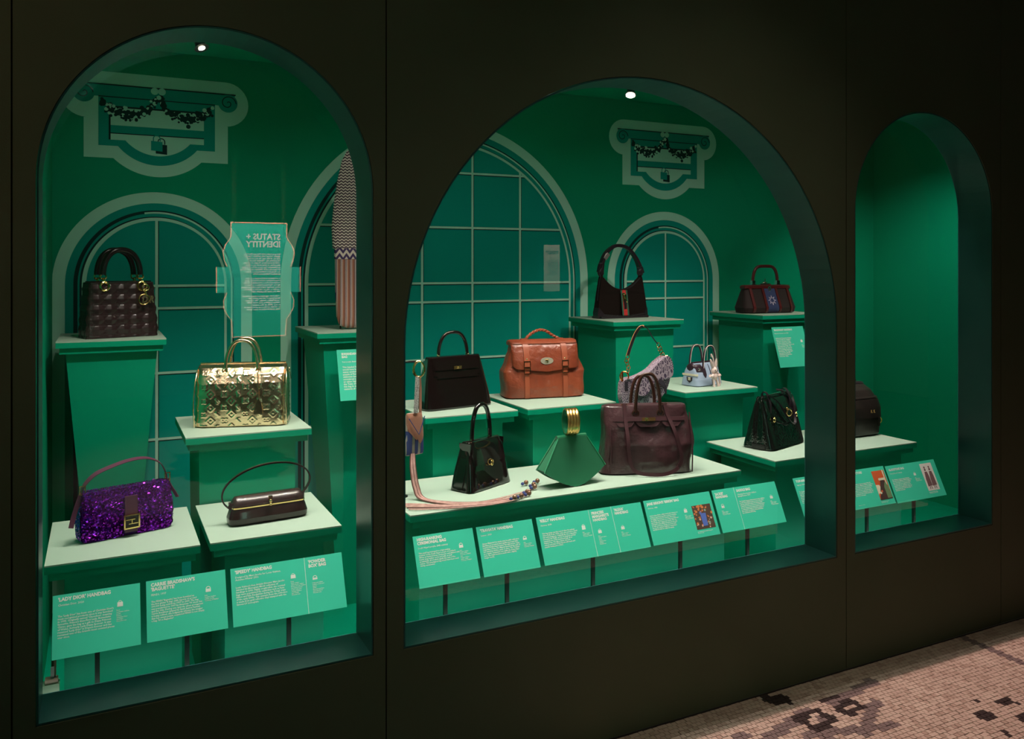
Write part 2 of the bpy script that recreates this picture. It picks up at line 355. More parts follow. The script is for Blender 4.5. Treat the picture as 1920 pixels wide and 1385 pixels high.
# ------------------------------------------------------------ plinths
PL = []
def plinth(label, x0, x1, y0, y1, z, taper=.02, ins=.045):
    cx, cy = (x0 + x1) / 2, (y0 + y1) / 2
    r = root('display_plinth', (cx, cy, FZ), 0, label, 'plinth', 'green display plinths in the case'); w, d = x1 - x0, y1 - y0; zz = z - FZ
    M().box((0, 0, zz - .0135), (w, d, .019)).obj('slab', PAINT, r, 0)
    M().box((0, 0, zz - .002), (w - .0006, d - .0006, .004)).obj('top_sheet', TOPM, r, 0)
    M().box((0, 0, zz - .023 - .011), (w - .022, d - .022, .022)).obj('moulding', PAINT, r, 0)
    cw, cdp, h = w - 2 * ins, d - 2 * ins, zz - .045
    tb = h * taper
    vs = []
    for k, t in ((0, tb), (h, 0)):
        for a, b in ((-1, -1), (1, -1), (1, 1), (-1, 1)): vs.append((a * (cw / 2 - t), b * (cdp / 2 - t), k))
    M().add(vs, [(3, 2, 1, 0), (4, 5, 6, 7), (0, 1, 5, 4), (1, 2, 6, 5), (2, 3, 7, 6), (3, 0, 4, 7)]).obj('column', PAINT, r, 0)
    return r
zA, zB, zC = .719, .949, 1.240
plinth('low plinth at the far left, under the purple sequinned bag', -.134, .250, .25, .668, zA, 0)
plinth('low plinth under the long dark clutch with a loop handle', .276, .652, .25, .668, zA, 0)
plinth('mid height plinth under the mirror gold duffel bag', .243, .647, .63, 1.05, zB, .01)
plinth('tall tapering plinth at the left, under the black quilted bag', -.143, .214, 1.06, 1.48, zC - .002, .085, .03)
plinth('tall tapering plinth behind the first pier, under the beaded striped bag', .766, 1.085, 1.06, 1.48, zC - .002, .07, .03)
plinth('long low plinth under the green clutch and the big worn plum tote', .870, 2.206, .25, .668, zA, 0)
plinth('mid height plinth under the plain black boxy handbag', 1.060, 1.438, .63, 1.05, zB, .01)
plinth('mid height plinth under the tan satchel', 1.480, 1.885, .63, 1.05, zB, .01)
plinth('tall plinth under the black suede hobo bag', 2.153, 2.56, 1.06, 1.48, zC + .003, .012, .035)
plinth('mid height plinth under the tiny pale blue bag', 2.235, 2.637, .63, 1.05, .963, .01)
plinth('tall plinth at the right, under the burgundy frame bag', 3.066, 3.50, 1.06, 1.48, 1.250, .012, .035)
plinth('low plinth at the right, under the black crocodile bag and the doctor bag', 2.379, 3.194, .25, .668, .735, 0)
rs = root('riser_block', (1.985, .60, zA), 0, 'small green riser block behind the plum tote', 'riser')
M().box((0, 0, .100), (.20, .11, .20)).obj('block', PAINT, rs, 0)

# ------------------------------------------------------------ text labels
POST = mat('post_dark_green', (.002, .04, .025), .6)
def icon(parent, x, y, s, k):
    def bx(a, b, c, d): fill('bag_icon', [[(x + a * s, y + b * s), (x + c * s, y + b * s), (x + c * s * .93, y + d * s), (x + a * s * .93, y + d * s)]], .0002, WHITE, parent, lambda u, v, w: (u, v, .0021 + w))
    bx(-.5, 0, .5, {'lady': .8, 'bag': .6, 'pow': .38, 'speedy': .7, 'tri': .95, 'tall': 1.6}.get(k, .7))
    h = {'lady': .8, 'bag': .6, 'pow': .38, 'speedy': .7, 'tri': .95}.get(k, .7); R = .3 if k in ('lady', 'speedy', 'tri') else .46
    fill('bag_icon_handle', [[(x + a * s, y + (h + b) * s) for a, b in arc(0, 0, R, 0, PI, 12) + arc(0, 0, R * .72, PI, 0, 12)]], .0002, WHITE, parent, lambda u, v, w: (u, v, .0021 + w))
def label_panel(desc, x0, x1, zb, items, yb=.172, h=.155, post=True, ang=65):
    w = x1 - x0
    o = fill('text_label', [[(0, 0), (w, 0), (w, h), (0, h)]], .0018, LABEL, None, lambda x, y, z: (x, y, z)); o.location = (x0, yb, zb); o.rotation_euler = (math.radians(ang), 0, 0)
    tagit(o, desc, 'label', 'mint text labels in the case')
    for it in items:
        k = it[0]
        if k == 't': text('title', it[3], .0125, (it[1], h - it[2], .0021), o, bold=.0005, sx=.92, line=.92)
        if k == 's': text('subtitle', it[3], .0072, (it[1], h - it[2], .0021), o, bold=.00008, line=.95)
        if k == 'b': text('body_text', it[3], it[4] if len(it) > 4 else .0066, (it[1], h - it[2], .0021), o, bold=.00013, line=.98)
        if k == 'c': text('credit_text', it[3], .0045, (it[1], h - it[2], .0021), o, bold=.00004, line=1.0)
        if k == 'i': icon(o, it[1], h - it[2], .014, it[3])
        if k == 'l': fill('divider', [[(it[1], 0), (it[1] + .0012, 0), (it[1] + .0012, h), (it[1], h)]], .0002, WHITE, o, lambda x, y, z: (x, y, .0020 + z))
        if k == 'p': it[3](o, it[1], h - it[2])
    if post:
        hh = zb - FZ + .05
        pq = M().box((0, 0, hh / 2), (.012, .010, hh)).obj('support_post', POST, o, 0)
        pq.matrix_parent_inverse = Matrix.Rotation(-math.radians(ang), 4, 'X')
        pq.location = (w / 2, .043, -(zb - FZ)); 
    return o
L1 = "The 'Lady Dior' has been one of Christian Dior's\nmost recognised products since it was launched\nin 1995. Originally named 'Chouchou', meaning\nfavourite, France's then-First Lady, Bernadette\nChirac, gave the bag as a gift to Diana Princess\nof Wales, formerly Lady Diana Spencer. It was\nrenamed 'Lady Dior' in Diana's honour and has\nremained one of the brand's most coveted pieces\never since."
L2 = "The FENDI 'Baguette' has been heralded as\nthe first global 'It bag', with reports of around\n600,000 being sold from 1997 to 2007. The bag\nwas popularised in 1997 by American TV show Sex\nand the City. During one episode, when protagonist\nCarrie Bradshaw (played by Sarah Jessica Parker)\nis being robbed, she indignantly informs the mugger\nthat her sweet purple sequinned FENDI is not simply\na bag, 'It's a Baguette!'"
L3 = "Louis Vuitton's then Artistic Director Marc Jacobs\ndebuted his Monogram Miroir collection of\nhandbags in 2006. Highly sought-after, the coveted\nbags were popularised by celebrities such as Paris\nHilton and Kim Kardashian during the 'It bag' craze\nof the early 2000s. This example from the collection\nis made from gold reflective vinyl stamped with the\nfamous LV monogram."
L4 = "This small bag belonged to a high-ranking\nmember of the South Nigeri people of northern\nAfrica, as featured brass ornaments embellished with\nbeads, long leather cords and bells, as well\nas materials, all of which signify the rank of the\nowner. This prestigious bag would have been used\nduring ceremonies."
L5 = "Queen Elizabeth II is rarely seen in public without a\nhandbag, an accessory that signifies personal style.\nLoyal to British brand Launer throughout her reign,\nregardless of hue, Her Majesty favoured the style of\nher matching clothes, gown or shoe. The 'Traviata'\nis a regular companion, but unlike the boxy shape\nhere, the royal version is made with a slightly\nlonger handle."
L6 = "This bag design was first named after the actress\nGrace Kelly in the 1950s, when she used it to shield\nher early pregnancy. Originally the Sac a depeches,\nit became the 'Kelly', an icon of elegance and has\nremained one of the best-loved bags, all of\nHermes' line. Though a classic, the new\ncolours and sizes of the bag are still made and\npopular having part of time."
L7 = "Actress Jane Birkin collaborated with Hermes to\ncreate a capacious bag after a chance meeting\non a flight from Paris to London. Since then\nthe 'Birkin' has become one of the most famous\nand sought-after bags in the world. This one\nbelonged to Jane Birkin herself and was sold\nto raise money for charity. It is worn with\nuse, as she carried it with her everywhere\nand filled it with her daily belongings."
L8 = "The 'Saddle' bag was first shown by John Galliano\nin 1999 and quickly became an icon of its time,\nwith the distinctive shape of a riding saddle.\nCelebrities of the period wore it tucked under\nthe arm. Reissued in recent seasons, the bag\nis embroidered with the house's pattern in\nblue canvas, an emblem of the brand that\nhas continued until today."
LG = "The Gladstone bag was named after the\nVictorian Prime Minister William Gladstone,\nwho was known for his love of travelling.\nThe bag is built over a rigid frame that\nseparates into two equal parts and was\nused by doctors making house calls, and\nby gentlemen who would travel light. It\nopens flat in the hand."
cr = "Paris\nLambskin leather,\nmetal\nFrance\nChristian Dior\nHeritage\nMuseum loan"
cr2 = "Italy\nSequins, leather,\nplastic, metal\nCourtesy of FENDI"
cr3 = "Paris\nVinyl, leather\nGiven by the maker\nBrand of Louis Vuitton\nthe fashion house\nin the collection\nof Paris Fashion\nand Textile\nMuseum loan"
label_panel("mint label headed 'LADY DIOR' HANDBAG, leftmost of the row", -.113, .094, .502, [('t', .012, .016, "'LADY DIOR' HANDBAG"), ('s', .012, .028, 'Christian Dior, 2020'), ('b', .012, .055, L1), ('i', .158, .052, 'lady'), ('c', .149, .062, cr)])
label_panel("mint label headed CARRIE BRADSHAW'S 'BAGUETTE'", .109, .314, .503, [('t', .012, .016, "CARRIE BRADSHAW'S\n'BAGUETTE'"), ('s', .012, .040, 'FENDI, 1997'), ('b', .012, .057, L2, .0062), ('i', .158, .052, 'bag'), ('c', .148, .062, cr2)])
label_panel("wide mint label headed 'SPEEDY' HANDBAG beside 'POWDER BOX' BAG", .328, .647, .502, [('t', .012, .016, "'SPEEDY' HANDBAG"), ('s', .012, .028, 'Designed by Marc Jacobs for Louis Vuitton,\nAutumn-Winter 2006'), ('b', .012, .055, L3), ('i', .172, .052, 'speedy'), ('c', .164, .062, cr3), ('l', .207, 0), ('t', .218, .018, "'POWDER\nBOX' BAG"), ('i', .234, .065, 'pow'), ('c', .225, .075, "Unknown maker\nLeather, metal and\nmirror\n1930s\nMuseum purchase\nGiven by donor\nMuseum loan")])
label_panel('mint label headed HIGH-RANKING CEREMONIAL BAG', .872, 1.075, .516, [('t', .012, .016, "HIGH-RANKING\nCEREMONIAL BAG"), ('s', .012, .040, 'South Nigeri people, 20th century'), ('b', .012, .055, L4, .0063), ('i', .155, .055, 'bag'), ('c', .148, .064, cr2 + '\n' + cr2)])
label_panel("mint label headed 'TRAVIATA' HANDBAG", 1.088, 1.291, .516, [('t', .012, .018, "'TRAVIATA' HANDBAG"), ('s', .012, .031, 'Launer, 2020'), ('b', .012, .057, L5, .0063), ('i', .165, .062, 'pow'), ('c', .158, .072, cr2)])
label_panel("very wide mint label headed 'KELLY' HANDBAG with two narrower columns", 1.307, 1.729, .518, [('t', .012, .018, "'KELLY' HANDBAG"), ('s', .012, .031, 'Hermes, 2018'), ('b', .012, .057, L6, .0063), ('i', .172, .062, 'tri'), ('c', .164, .072, cr2), ('l', .203, 0), ('t', .214, .018, "PRINCESS\nMARGARET'S\nHANDBAG"), ('i', .232, .082, 'speedy'), ('c', .222, .092, cr), ('l', .295, 0), ('t', .306, .018, "'ALEXA'\nHANDBAG"), ('i', .326, .082, 'speedy'), ('c', .316, .092, cr2)])
def photo_birkin(o, x, y):
    cols = [mat('print_orange', (.75, .22, .07), .6), mat('print_blue', (.10, .16, .55), .6), mat('print_brown', (.10, .05, .035), .6), mat('print_pink', (.75, .45, .35), .6), mat('print_green_grey', (.30, .38, .32), .6)]
    fill('printed_photo', [[(x, y - .085), (x + .085, y - .085), (x + .085, y), (x, y)]], .0003, cols[2], o, lambda u, v, w: (u, v, .0019 + w))
    rn = random.Random(2); ms = [M() for _ in cols]
    for i in range(70):
        a, b = rn.uniform(.003, .082), rn.uniform(.003, .082); r = rn.uniform(.002, .006)
        k = 1 if abs(a - .042) < .012 and .02 < b < .06 else (0 if b > .035 and a < .055 else rn.choice([2, 3, 2, 4, 0]))
        ms[k].add([(x + a + r * math.cos(t * PI / 3), y - .085 + b + r * math.sin(t * PI / 3), .00235 + i * .000004) for t in range(6)], [tuple(range(6))])
    ms[1].prism([(x + .032, y - .075), (x + .052, y - .075), (x + .055, y - .03), (x + .03, y - .03)], 0, .0002, lambda u, v, t: (u, v, .0027 + t))
    for k, mm in enumerate(ms): 
        if mm.v: mm.obj('photo_patch', cols[k], o, 0)['kind'] = 'stuff'
label_panel("mint label headed JANE BIRKIN'S 'BIRKIN' BAG with a colour photograph", 1.741, 2.038, .520, [('t', .012, .018, "JANE BIRKIN'S 'BIRKIN' BAG"), ('s', .012, .031, 'Hermes, 1984'), ('b', .012, .057, L7, .0062), ('i', .170, .062, 'lady'), ('c', .162, .072, cr2), ('p', .200, .043, photo_birkin), ('c', .200, .137, 'Jane Birkin at home with her bag and\nfriends in Paris')])
label_panel("mint label headed 'JACKIE' HANDBAG beside SADDLE BAG", 2.050, 2.360, .521, [('t', .010, .020, "'JACKIE'\nHANDBAG"), ('i', .032, .068, 'bag'), ('c', .022, .080, cr2), ('l', .103, 0), ('t', .114, .018, 'SADDLE BAG'), ('s', .114, .031, 'Christian Dior by John Galliano,\nSpring/Summer 2000'), ('b', .114, .057, L8, .0062), ('i', .272, .062, 'speedy'), ('c', .262, .072, cr2)])
label_panel("mint label with a heading starting TOP at the right jamb of the wide opening", 2.455, 2.70, .521, [('t', .012, .018, "TOP-HANDLE BAG"), ('s', .012, .031, 'Asprey, 1960s'), ('b', .012, .057, L8, .0062)])
def poster_orange(o, x, y):
    cs = [mat('print_orange_red', (.70, .11, .03), .6), mat('print_cream', (.80, .72, .55), .6), mat('print_dark_brown', (.07, .03, .03), .6), mat('print_moss', (.17, .25, .12), .6)]
    f = lambda u, v, w: (x + u, y - .118 + v, .0019 + w)
    fill('printed_poster', [[(0, 0), (.072, 0), (.072, .118), (0, .118)]], .0003, cs[0], o, f)
    g = lambda n: (lambda u, v, w: (x + u, y - .118 + v, .0019 + n * .0002 + w))
    fill('poster_patch', [[(.062, .04), (.066, .05), (.066, .118), (.060, .118)]], .0002, cs[1], o, g(2))
    fill('poster_patch', [[(0, .02), (.03, .03), (.02, .06), (0, .062)]], .0002, cs[1], o, g(2))
    fill('poster_patch', [[(.0, 0), (.072, 0), (.068, .05), (.05, .085), (.034, .08), (.022, .05)]], .0002, cs[2], o, g(3))
    fill('poster_patch', [[(.045, .004), (.070, .004), (.068, .05), (.055, .07), (.044, .05)]], .0002, cs[3], o, g(4))
    for a in (.030, .038, .047, .056): fill('poster_face', [arc(a, .082, .0055, 0, 2 * PI - .6, 8)], .0002, cs[1], o, g(5))
    for i, a in enumerate((.006, .016, .024)): fill('poster_patch', [arc(a, .022 + .006 * i, .005, 0, 2 * PI - .6, 7)], .0002, [cs[0], cs[1]][i % 2], o, g(5))
label_panel('mint label with an orange poster print, just inside the right opening', 2.725, 2.964, .518, [('t', .052, .018, "DOCTORS"), ('b', .030, .060, LG, .0066), ('p', .160, .016, poster_orange), ('c', .160, .142, 'Poster for the story of a\ndoctor and her case'), ('c', .030, .142, 'Museum no. A loan')])
def engraving(o, x, y):
    ink = mat('print_sepia', (.20, .08, .09), .7); pap = mat('print_pink_paper', (.86, .74, .72), .6)
    fill('printed_engraving', [[(x, y - .115), (x + .072, y - .115), (x + .072, y), (x, y)]], .0003, pap, o, lambda u, v, w: (u, v, .0019 + w))
    g = lambda u, v, w: (x + u, y - .115 + v, .0023 + w)
    for cx in (.022, .050):
        fill('engraved_figure', [[(cx - .014, .018), (cx + .013, .020), (cx + .012, .06), (cx + .008, .080), (cx - .007, .080), (cx - .013, .05)]], .0002, ink, o, g)
        fill('engraved_figure', [arc(cx, .088, .0055, 0, 2 * PI - .5, 10)], .0002, ink, o, g)
        fill('engraved_figure', [[(cx - .004, .094), (cx + .004, .094), (cx + .004, .102), (cx - .004, .102)]], .0002, ink, o, g)
        fill('engraved_figure', [[(cx - .008, .006), (cx - .004, .006), (cx - .002, .018), (cx - .006, .018)]], .0002, ink, o, g)
        fill('engraved_figure', [[(cx + .004, .006), (cx + .008, .006), (cx + .006, .018), (cx + .002, .018)]], .0002, ink, o, g)
label_panel('mint label headed GLADSTONE BAG with a sepia engraving, rightmost of all', 2.976, 3.280, .514, [('t', .014, .022, "GLADSTONE BAG"), ('s', .014, .036, 'Henry Ball and Company'), ('b', .014, .062, LG, .0064), ('i', .158, .055, 'speedy'), ('c', .152, .066, cr2), ('p', .205, .012, engraving), ('c', .205, .134, 'Engraving of gentlemen with\na travelling bag, printed 1880')])
LB = "Roberta di Camerino became\nfamous in Italy as a designer\nof bags in cut velvet. It was\nthe most striking bag of the\nwoven workshops in Venice and\nwas made from 1950. The\nfashion house was revered\nfor its handbags and frame\nwith fittings. The 'Bagonghi'\nwas named by Isabella\nof Roberta di Camerino\nin the late 1950s."
label_panel("mint label headed 'BAGONGHI' HANDBAG on the front of the tall right plinth", 3.104, 3.32, .985, [('t', .012, .020, "'BAGONGHI' HANDBAG"), ('s', .012, .036, 'Roberta di Camerino, late 1950s'), ('b', .012, .062, LB, .0088), ('i', .185, .085, 'lady'), ('c', .18, .1, cr2)], yb=.975, h=.212, post=False, ang=72)
label_panel('mint label headed RWANDAN BAG on the front of the plinth behind the first pier', .836, 1.03, .976, [('t', .018, .022, "RWANDAN\nBAG"), ('s', .018, .052, 'Tutsi people, Rwanda, 20th century'), ('b', .018, .074, "This beaded bag would\nwould have been a\nstatus symbol in the\npeople of Rwanda. The\nelaborate beadwork is\nconsidered a prestige\nor other high ranking\nthe Tutsi, who used\nthis bag in dance and\ncostume of the court.", .0098)], yb=.975, h=.203, post=False, ang=73)

# ------------------------------------------------------------ spotlights (fittings)
LAMP = mat('lamp_glow', (1, .9, .8), .5, emit=((1, .80, .62), 60)); HOUS = mat('lamp_black', (.01, .01, .01), .4)
for x, y, z, lbl in ((.273, .42, 2.150, 'small black adjustable spotlight hanging under the ceiling of the left case'), (1.812, .42, 2.148, 'bright spotlight hanging at the head of the wide middle case')):
    r = root('spotlight', (x, y, z), 0, lbl, 'spotlight')
    dr = Vector((.30, -.42, -1)).normalized() if x < 1 else Vector((-.3, -.35, -1)).normalized()
    b = Vector((0, 0, .0))
    M().tube([b - dr * .075, b - dr * .07, b - dr * .012, b - dr * .008], [.006, .012, .016, .022], 18).obj('housing', HOUS, r, 50)
    M().tube([b - dr * .06, Vector((-.03, .01, .12)), Vector((-.035, .012, CZ - z - .006))], .004, 8).obj('arm', HOUS, r)
    M().tube([Vector((-.035, .012, CZ - z - .008)), Vector((-.035, .012, CZ - z))], .02, 16).obj('ceiling_plate', HOUS, r, 50)
    M().tube([b - dr * .0075, b - dr * .0068], .0095 if x < 1 else .017, 16).obj('lamp', LAMP, r, 0)

# ------------------------------------------------------------ hanging sign and sheet in the corridor, seen as reflections
SIGN = mat('sign_green', (.005, .24, .17), .5); ROSE = mat('sign_copper_edge', (.55, .25, .17), .5)
sg = root('hanging_sign', (.885, -2.84, 1.07), 180, 'shaped green hanging sign headed STATUS + IDENTITY, mirrored in the left pane', 'sign')
def sgn(g):
    p = []
    hw = [(.165, .70), (.165, .62), (.172, .60), (.198, .565), (.212, .52), (.205, .47), (.188, .43), (.25, .43), (.25, .27), (.188, .27), (.210, .22), (.206, .17), (.185, .13), (.163, .10), (.157, .0)]
    R_ = [(x + g, z + (g if z > .69 else 0) - (g if z < .01 else 0)) for x, z in hw]; return R_ + [(-x, z) for x, z in reversed(R_)]
fill('sign_board', [sgn(0)], .006, SIGN, sg, lambda x, y, z: (x, -z, y))
fill('copper_edge', [sgn(.007), sgn(0)], .009, ROSE, sg, lambda x, y, z: (x, .001 - z, y))
SW = mat('sign_white', (.9, .88, .82), .6)
text('sign_title', 'STATUS +\nIDENTITY', .052, (-.13, -.0065, .60), sg, SW, (PI / 2, 0, 0), bold=.0018, sx=.92, line=.9)
ST = "Bags are much more than just functional\nobjects. Imbued with symbolic meaning,\nthey can signify who we are and how\nwe aspire to be. Whether through\ncelebrity association, slogans, or politics,\ndecoration, or because of the original\ncraftsmanship they carry, or the way they\nare reproduced by different cultures across\nthe globe, bags have become common\nsymbols of identity and desire.\n\nIn the fashion world, brands are often\nencapsulated by recognisable handbags,\nsometimes logos or immediately distinct\ndesigns. The house marks or attracts a\nwhole designer outfit, bags offer an instant\nassociation way to own and understand\nwith the value of a specific label.\n\nToday, bags represent a growing interest.\nRecent years of this are embracing\nbeyond fashion houses. This can be of\nmodern celebrities with considering\nas such details of what comes is\nan exciting assistance to provide one of\nmost common ways for who we are."
text('sign_text', ST, .0138, (-.13, -.0065, .505), sg, SW, (PI / 2, 0, 0), bold=.0005, line=1.0)
for sx in (-1, 1):
    ch = M()
    for k in range(30): ch.torus((sx * .15, 0, .705 + k * .021), .012, .0022, (0, 1, 0) if k % 2 else (1, 0, 0), 10, 5)
    c_ = ch.obj('chain', GOLD, sg); c_['kind'] = 'stuff'
light('sign_spot', 'SPOT', (.885, -1.4, 3.2), (.885, -2.84, 1.34), 3600, (1, .95, .88), .03, 36, .6)
sh = root('notice_sheet', (3.05, -2.98, 1.315), 180, 'tall pale notice sheet mirrored at the right edge of the printed window', 'notice')
M().box((0, .004, .175), (.138, .006, .35)).obj('sheet', mat('notice_paper', (.80, .76, .68), .7), sh, 0)
text('notice_text', 'INTRODUCTION\nTO THE BAGS', .014, (-.055, -.0005, .295), sh, mat('ink_grey', (.1, .1, .1), .7), (PI / 2, 0, 0), bold=.0004)
text('notice_body', '\n'.join(['Objects in this gallery are displayed', 'with the kind support of lenders and'] * 8), .0062, (-.055, -.0005, .235), sh, mat('ink_grey', (.1, .1, .1), .7), (PI / 2, 0, 0), line=1.2)
light('notice_spot', 'SPOT', (3.05, -2.3, 2.9), (3.05, -2.98, 1.5), 300, (1, .82, .72), .03, 22, .4)

# ------------------------------------------------------------ bag bodies
def interp(pr, z):
    for a, b in zip(pr, pr[1:]):
        if z <= b[0]:
            t = (z - a[0]) / (b[0] - a[0]) if b[0] > a[0] else 0; t = max(0, min(1, t)); return [a[i] + (b[i] - a[i]) * t for i in range(1, len(a))]
    return list(pr[-1][1:])
class Body:
    """lofted superellipse body; prof rows = (z, width, depth[, yshift])"""
    def __init__(s, prof, n=6, seg=72, nz=None, disp=None, smoothp=False):
        prof = [tuple(p) + ((0,) if len(p) == 3 else ()) for p in prof]
        if smoothp:
            q = smoothpath([(p[1], p[2], p[0]) for p in prof], 6); prof = [(v.z, v.x, v.y, 0) for v in q]
        s.p = prof; s.n = n; s.H = prof[-1][0]; s.seg = seg; s.disp = disp; s.nz = nz
    def front(s, x, z, off=0):
        w, d, y0 = interp(s.p, z); a = w / 2; t = min(1, abs(x) / a)
        return y0 - d / 2 * max(0, 1 - t ** s.n) ** (1 / s.n) - off
    def build(s, name, m, parent, smooth=50):
        rings = []
        zs = sorted(set([p[0] for p in s.p] + ([s.H * i / s.nz for i in range(s.nz + 1) if s.H * i / s.nz > s.p[0][0]] if s.nz else [])))
        eps = .0025
        zs2 = [zs[0]] + zs + [zs[-1]]
        for i, z in enumerate(zs2):
            w, d, y0 = interp(s.p, z); a, b = w / 2, d / 2
            if i == 0 or i == len(zs2) - 1: a -= eps * 2; b -= eps * 2
            elif i == 1: z += eps * .6
            elif i == len(zs2) - 2: z -= eps * .6
            r = []
            for k in range(s.seg):
                t = 2 * PI * k / s.seg
                # even spacing on a rounded rectangle: cast a ray at a box-like angle
                ux, uy = math.cos(t), math.sin(t); ux *= a; uy *= b
                e = 2 / s.n
                q = (abs(ux / a) ** s.n + abs(uy / b) ** s.n) ** (-1 / s.n)
                x, y = ux * q, uy * q
                if s.disp and 1 < i < len(zs2) - 2:
                    dd = s.disp(x, z, y); nx, ny = (0, math.copysign(1, y)) if abs(y) / b > abs(x) / a else (math.copysign(1, x), 0)
                    x += nx * dd; y += ny * dd
                r.append((x, y + y0, z))
            rings.append(r)
        return M().loft(rings).obj(name, m, parent, smooth)
    def map(s, off=0):
        return lambda x, z, t: (x, s.front(x, z, off + t), z)
    def patch(s, name, pts, th, m, parent, off=-.0005, nx=0):
        # outline conforming to the front
        if nx:
            xs0 = min(p[0] for p in pts); xs1 = max(p[0] for p in pts)
        return fill(name, [pts], th, m, parent, lambda x, y, z: (x, s.front(x, y, off + z), y))
    def band(s, name, x0, x1, zf0, zf1, th, m, parent, off=-.0005, n=24, mz=6):
        """grid patch between x0..x1 and zf0(x)..zf1(x)"""
        g = M(); vs = []
        for layer in (off, off + th):
            for j in range(mz + 1):
                for i in range(n + 1):
                    x = x0 + (x1 - x0) * i / n; a = zf0(x) if callable(zf0) else zf0; b = zf1(x) if callable(zf1) else zf1
                    z = a + (b - a) * j / mz; vs.append((x, s.front(x, z, layer), z))
        N = (n + 1) * (mz + 1); fs = []
        for L in (0, N):
            for j in range(mz):
                for i in range(n): a = L + j * (n + 1) + i; fs.append((a, a + 1, a + n + 2, a + n + 1) if L else (a, a + n + 1, a + n + 2, a + 1))
        ed = [i for i in range(n + 1)] + [j * (n + 1) + n for j in range(1, mz + 1)] + [mz * (n + 1) + i for i in range(n - 1, -1, -1)] + [j * (n + 1) for j in range(mz - 1, 0, -1)]
        for k in range(len(ed)): a, b = ed[k], ed[(k + 1) % len(ed)]; fs.append((a, b, b + N, a + N))
        return g.add(vs, fs).obj(name, m, parent, 50)
def place(name, FL, yaw, w, d, z, label, rx=0):
    a = math.radians(yaw); cx = FL[0] + math.cos(a) * w / 2 - math.sin(a) * d / 2; cy = FL[1] + math.sin(a) * w / 2 + math.cos(a) * d / 2
    return root(name, (cx, cy, z), yaw, label, 'handbag')
def handle(r, parent, m, x, z0, top, y, rad, n=22, lean=0, name='handle', pw=1.0, mbase=None):
    pts = [(-x * abs(math.cos(t)) ** pw * (1 if math.cos(t) > 0 else -1), y + lean * math.sin(t), z0 + (top - z0) * math.sin(t)) for t in [PI * i / n for i in range(n + 1)]]
    return M().tube(pts, rad, 12).obj(name, m, parent)

# ---- 1 quilted black handbag
z = zC - .002
r = place('quilted_handbag', (-.045, 1.135), 17, .25, .11, z, 'black quilted handbag with arched handles and gold ring charms, on the tall left plinth')
QL = mat('quilted_lambskin', (.028, .009, .012), .36, spec=.45, coat=.45)
c = .0445
def cann(x, z, y):
    q = x if abs(x) < .122 else y
    cw, chh = .044, .0375
    u = (q / cw + .5) % 1 - .5; v = ((z - .012) / chh) % 1 - .5
    puff = max(0, 1 - (abs(u) * 1.75 + abs(v) * 1.55)) ** .8
    u2 = abs(abs(u) - .5) * cw; v2 = abs(abs(v) - .5) * chh
    grid = math.exp(-((u2 - .0022) / .0012) ** 2) + math.exp(-((v2 - .0022) / .0012) ** 2)
    return .0058 * puff - .0010 * grid
bd = Body([(0, .250, .108), (.01, .252, .112), (.10, .244, .108), (.205, .230, .096)], 9, 460, 130, cann)
bd.build('body', QL, r, 60)
for s_, nm in ((-1, 'handle'), (1, 'handle')):
    y = -.035 if s_ < 0 else .035
    handle(r, r, BLKL, .066, .232, .325, y, .0105, name=nm, pw=.85)
    for sx in (-1, 1):
        q = M().torus((sx * .066, y - .003, .226), .010, .003, (0, 1, 0)).torus((sx * .066, y - .008, .212), .009, .0025, (1, 0, 0))
        q.obj('handle_ring', GOLD, r)
        if s_ < 0: M().torus((sx * .066, bd.front(.066, .192) - .003, .190), .015, .0050, (0, 1, 0)).obj('eyelet', GOLD, r)
chm = M().torus((.072, -.071, .184), .012, .0028).torus((.072, -.073, .166), .006, .002, (1, 0, 0)).torus((.066, -.074, .140), .019, .0028)
chm.obj('charm_ring', GOLD, r)
text('charm_letters', 'DIR', .036, (.058, -.074, .128), r, GOLDP, (PI / 2, 0, 0), sx=.75, ext=.002, shear=.2, bold=.0012)
M().box((0, 0, .207), (.215, .06, .004)).obj('zip_top', BLKL, r)

# ---- 2 mirror gold duffel bag
r = place('gold_duffel_bag', (.282, .787), -16, .305, .17, zB, 'mirror gold embossed duffel handbag with a hanging key case')
MG = mat('mirror_gold', (.98, .72, .48), .23, 1, bump=('noise', 30, .35, .004))
def mono(x, z, y):
    u = x / .046 + .13; v = z / .046 + (y * 0)
    a, b = u + v, u - v; fa, fb = a % 1 - .5, b % 1 - .5
    k = (math.floor(a) + math.floor(b)) % 3
    rr = math.hypot(fa, fb); th = math.atan2(fb, fa)
    if k == 0: g = math.exp(-((rr - .27 - .07 * math.cos(4 * th)) / .05) ** 2)
    elif k == 1: g = math.exp(-((max(abs(fa), abs(fb)) - .30) / .045) ** 2) + math.exp(-(rr / .1) ** 2)
    else: g = math.exp(-((abs(fa + fb) - .12) / .06) ** 2) * (rr < .36) + math.exp(-((abs(fa) - .02) / .05) ** 2) * (rr < .3)
    cr_ = .0022 * math.sin(x * 31 + z * 17) * math.sin(z * 26 - x * 9)
    return .0016 * g + cr_
bd = Body([(0, .300, .160), (.006, .306, .172), (.06, .308, .176), (.11, .306, .172), (.15, .303, .155), (.18, .300, .125), (.20, .296, .085), (.21, .290, .03)], 7, 460, 130, mono)
bd.build('body', MG, r, 70)
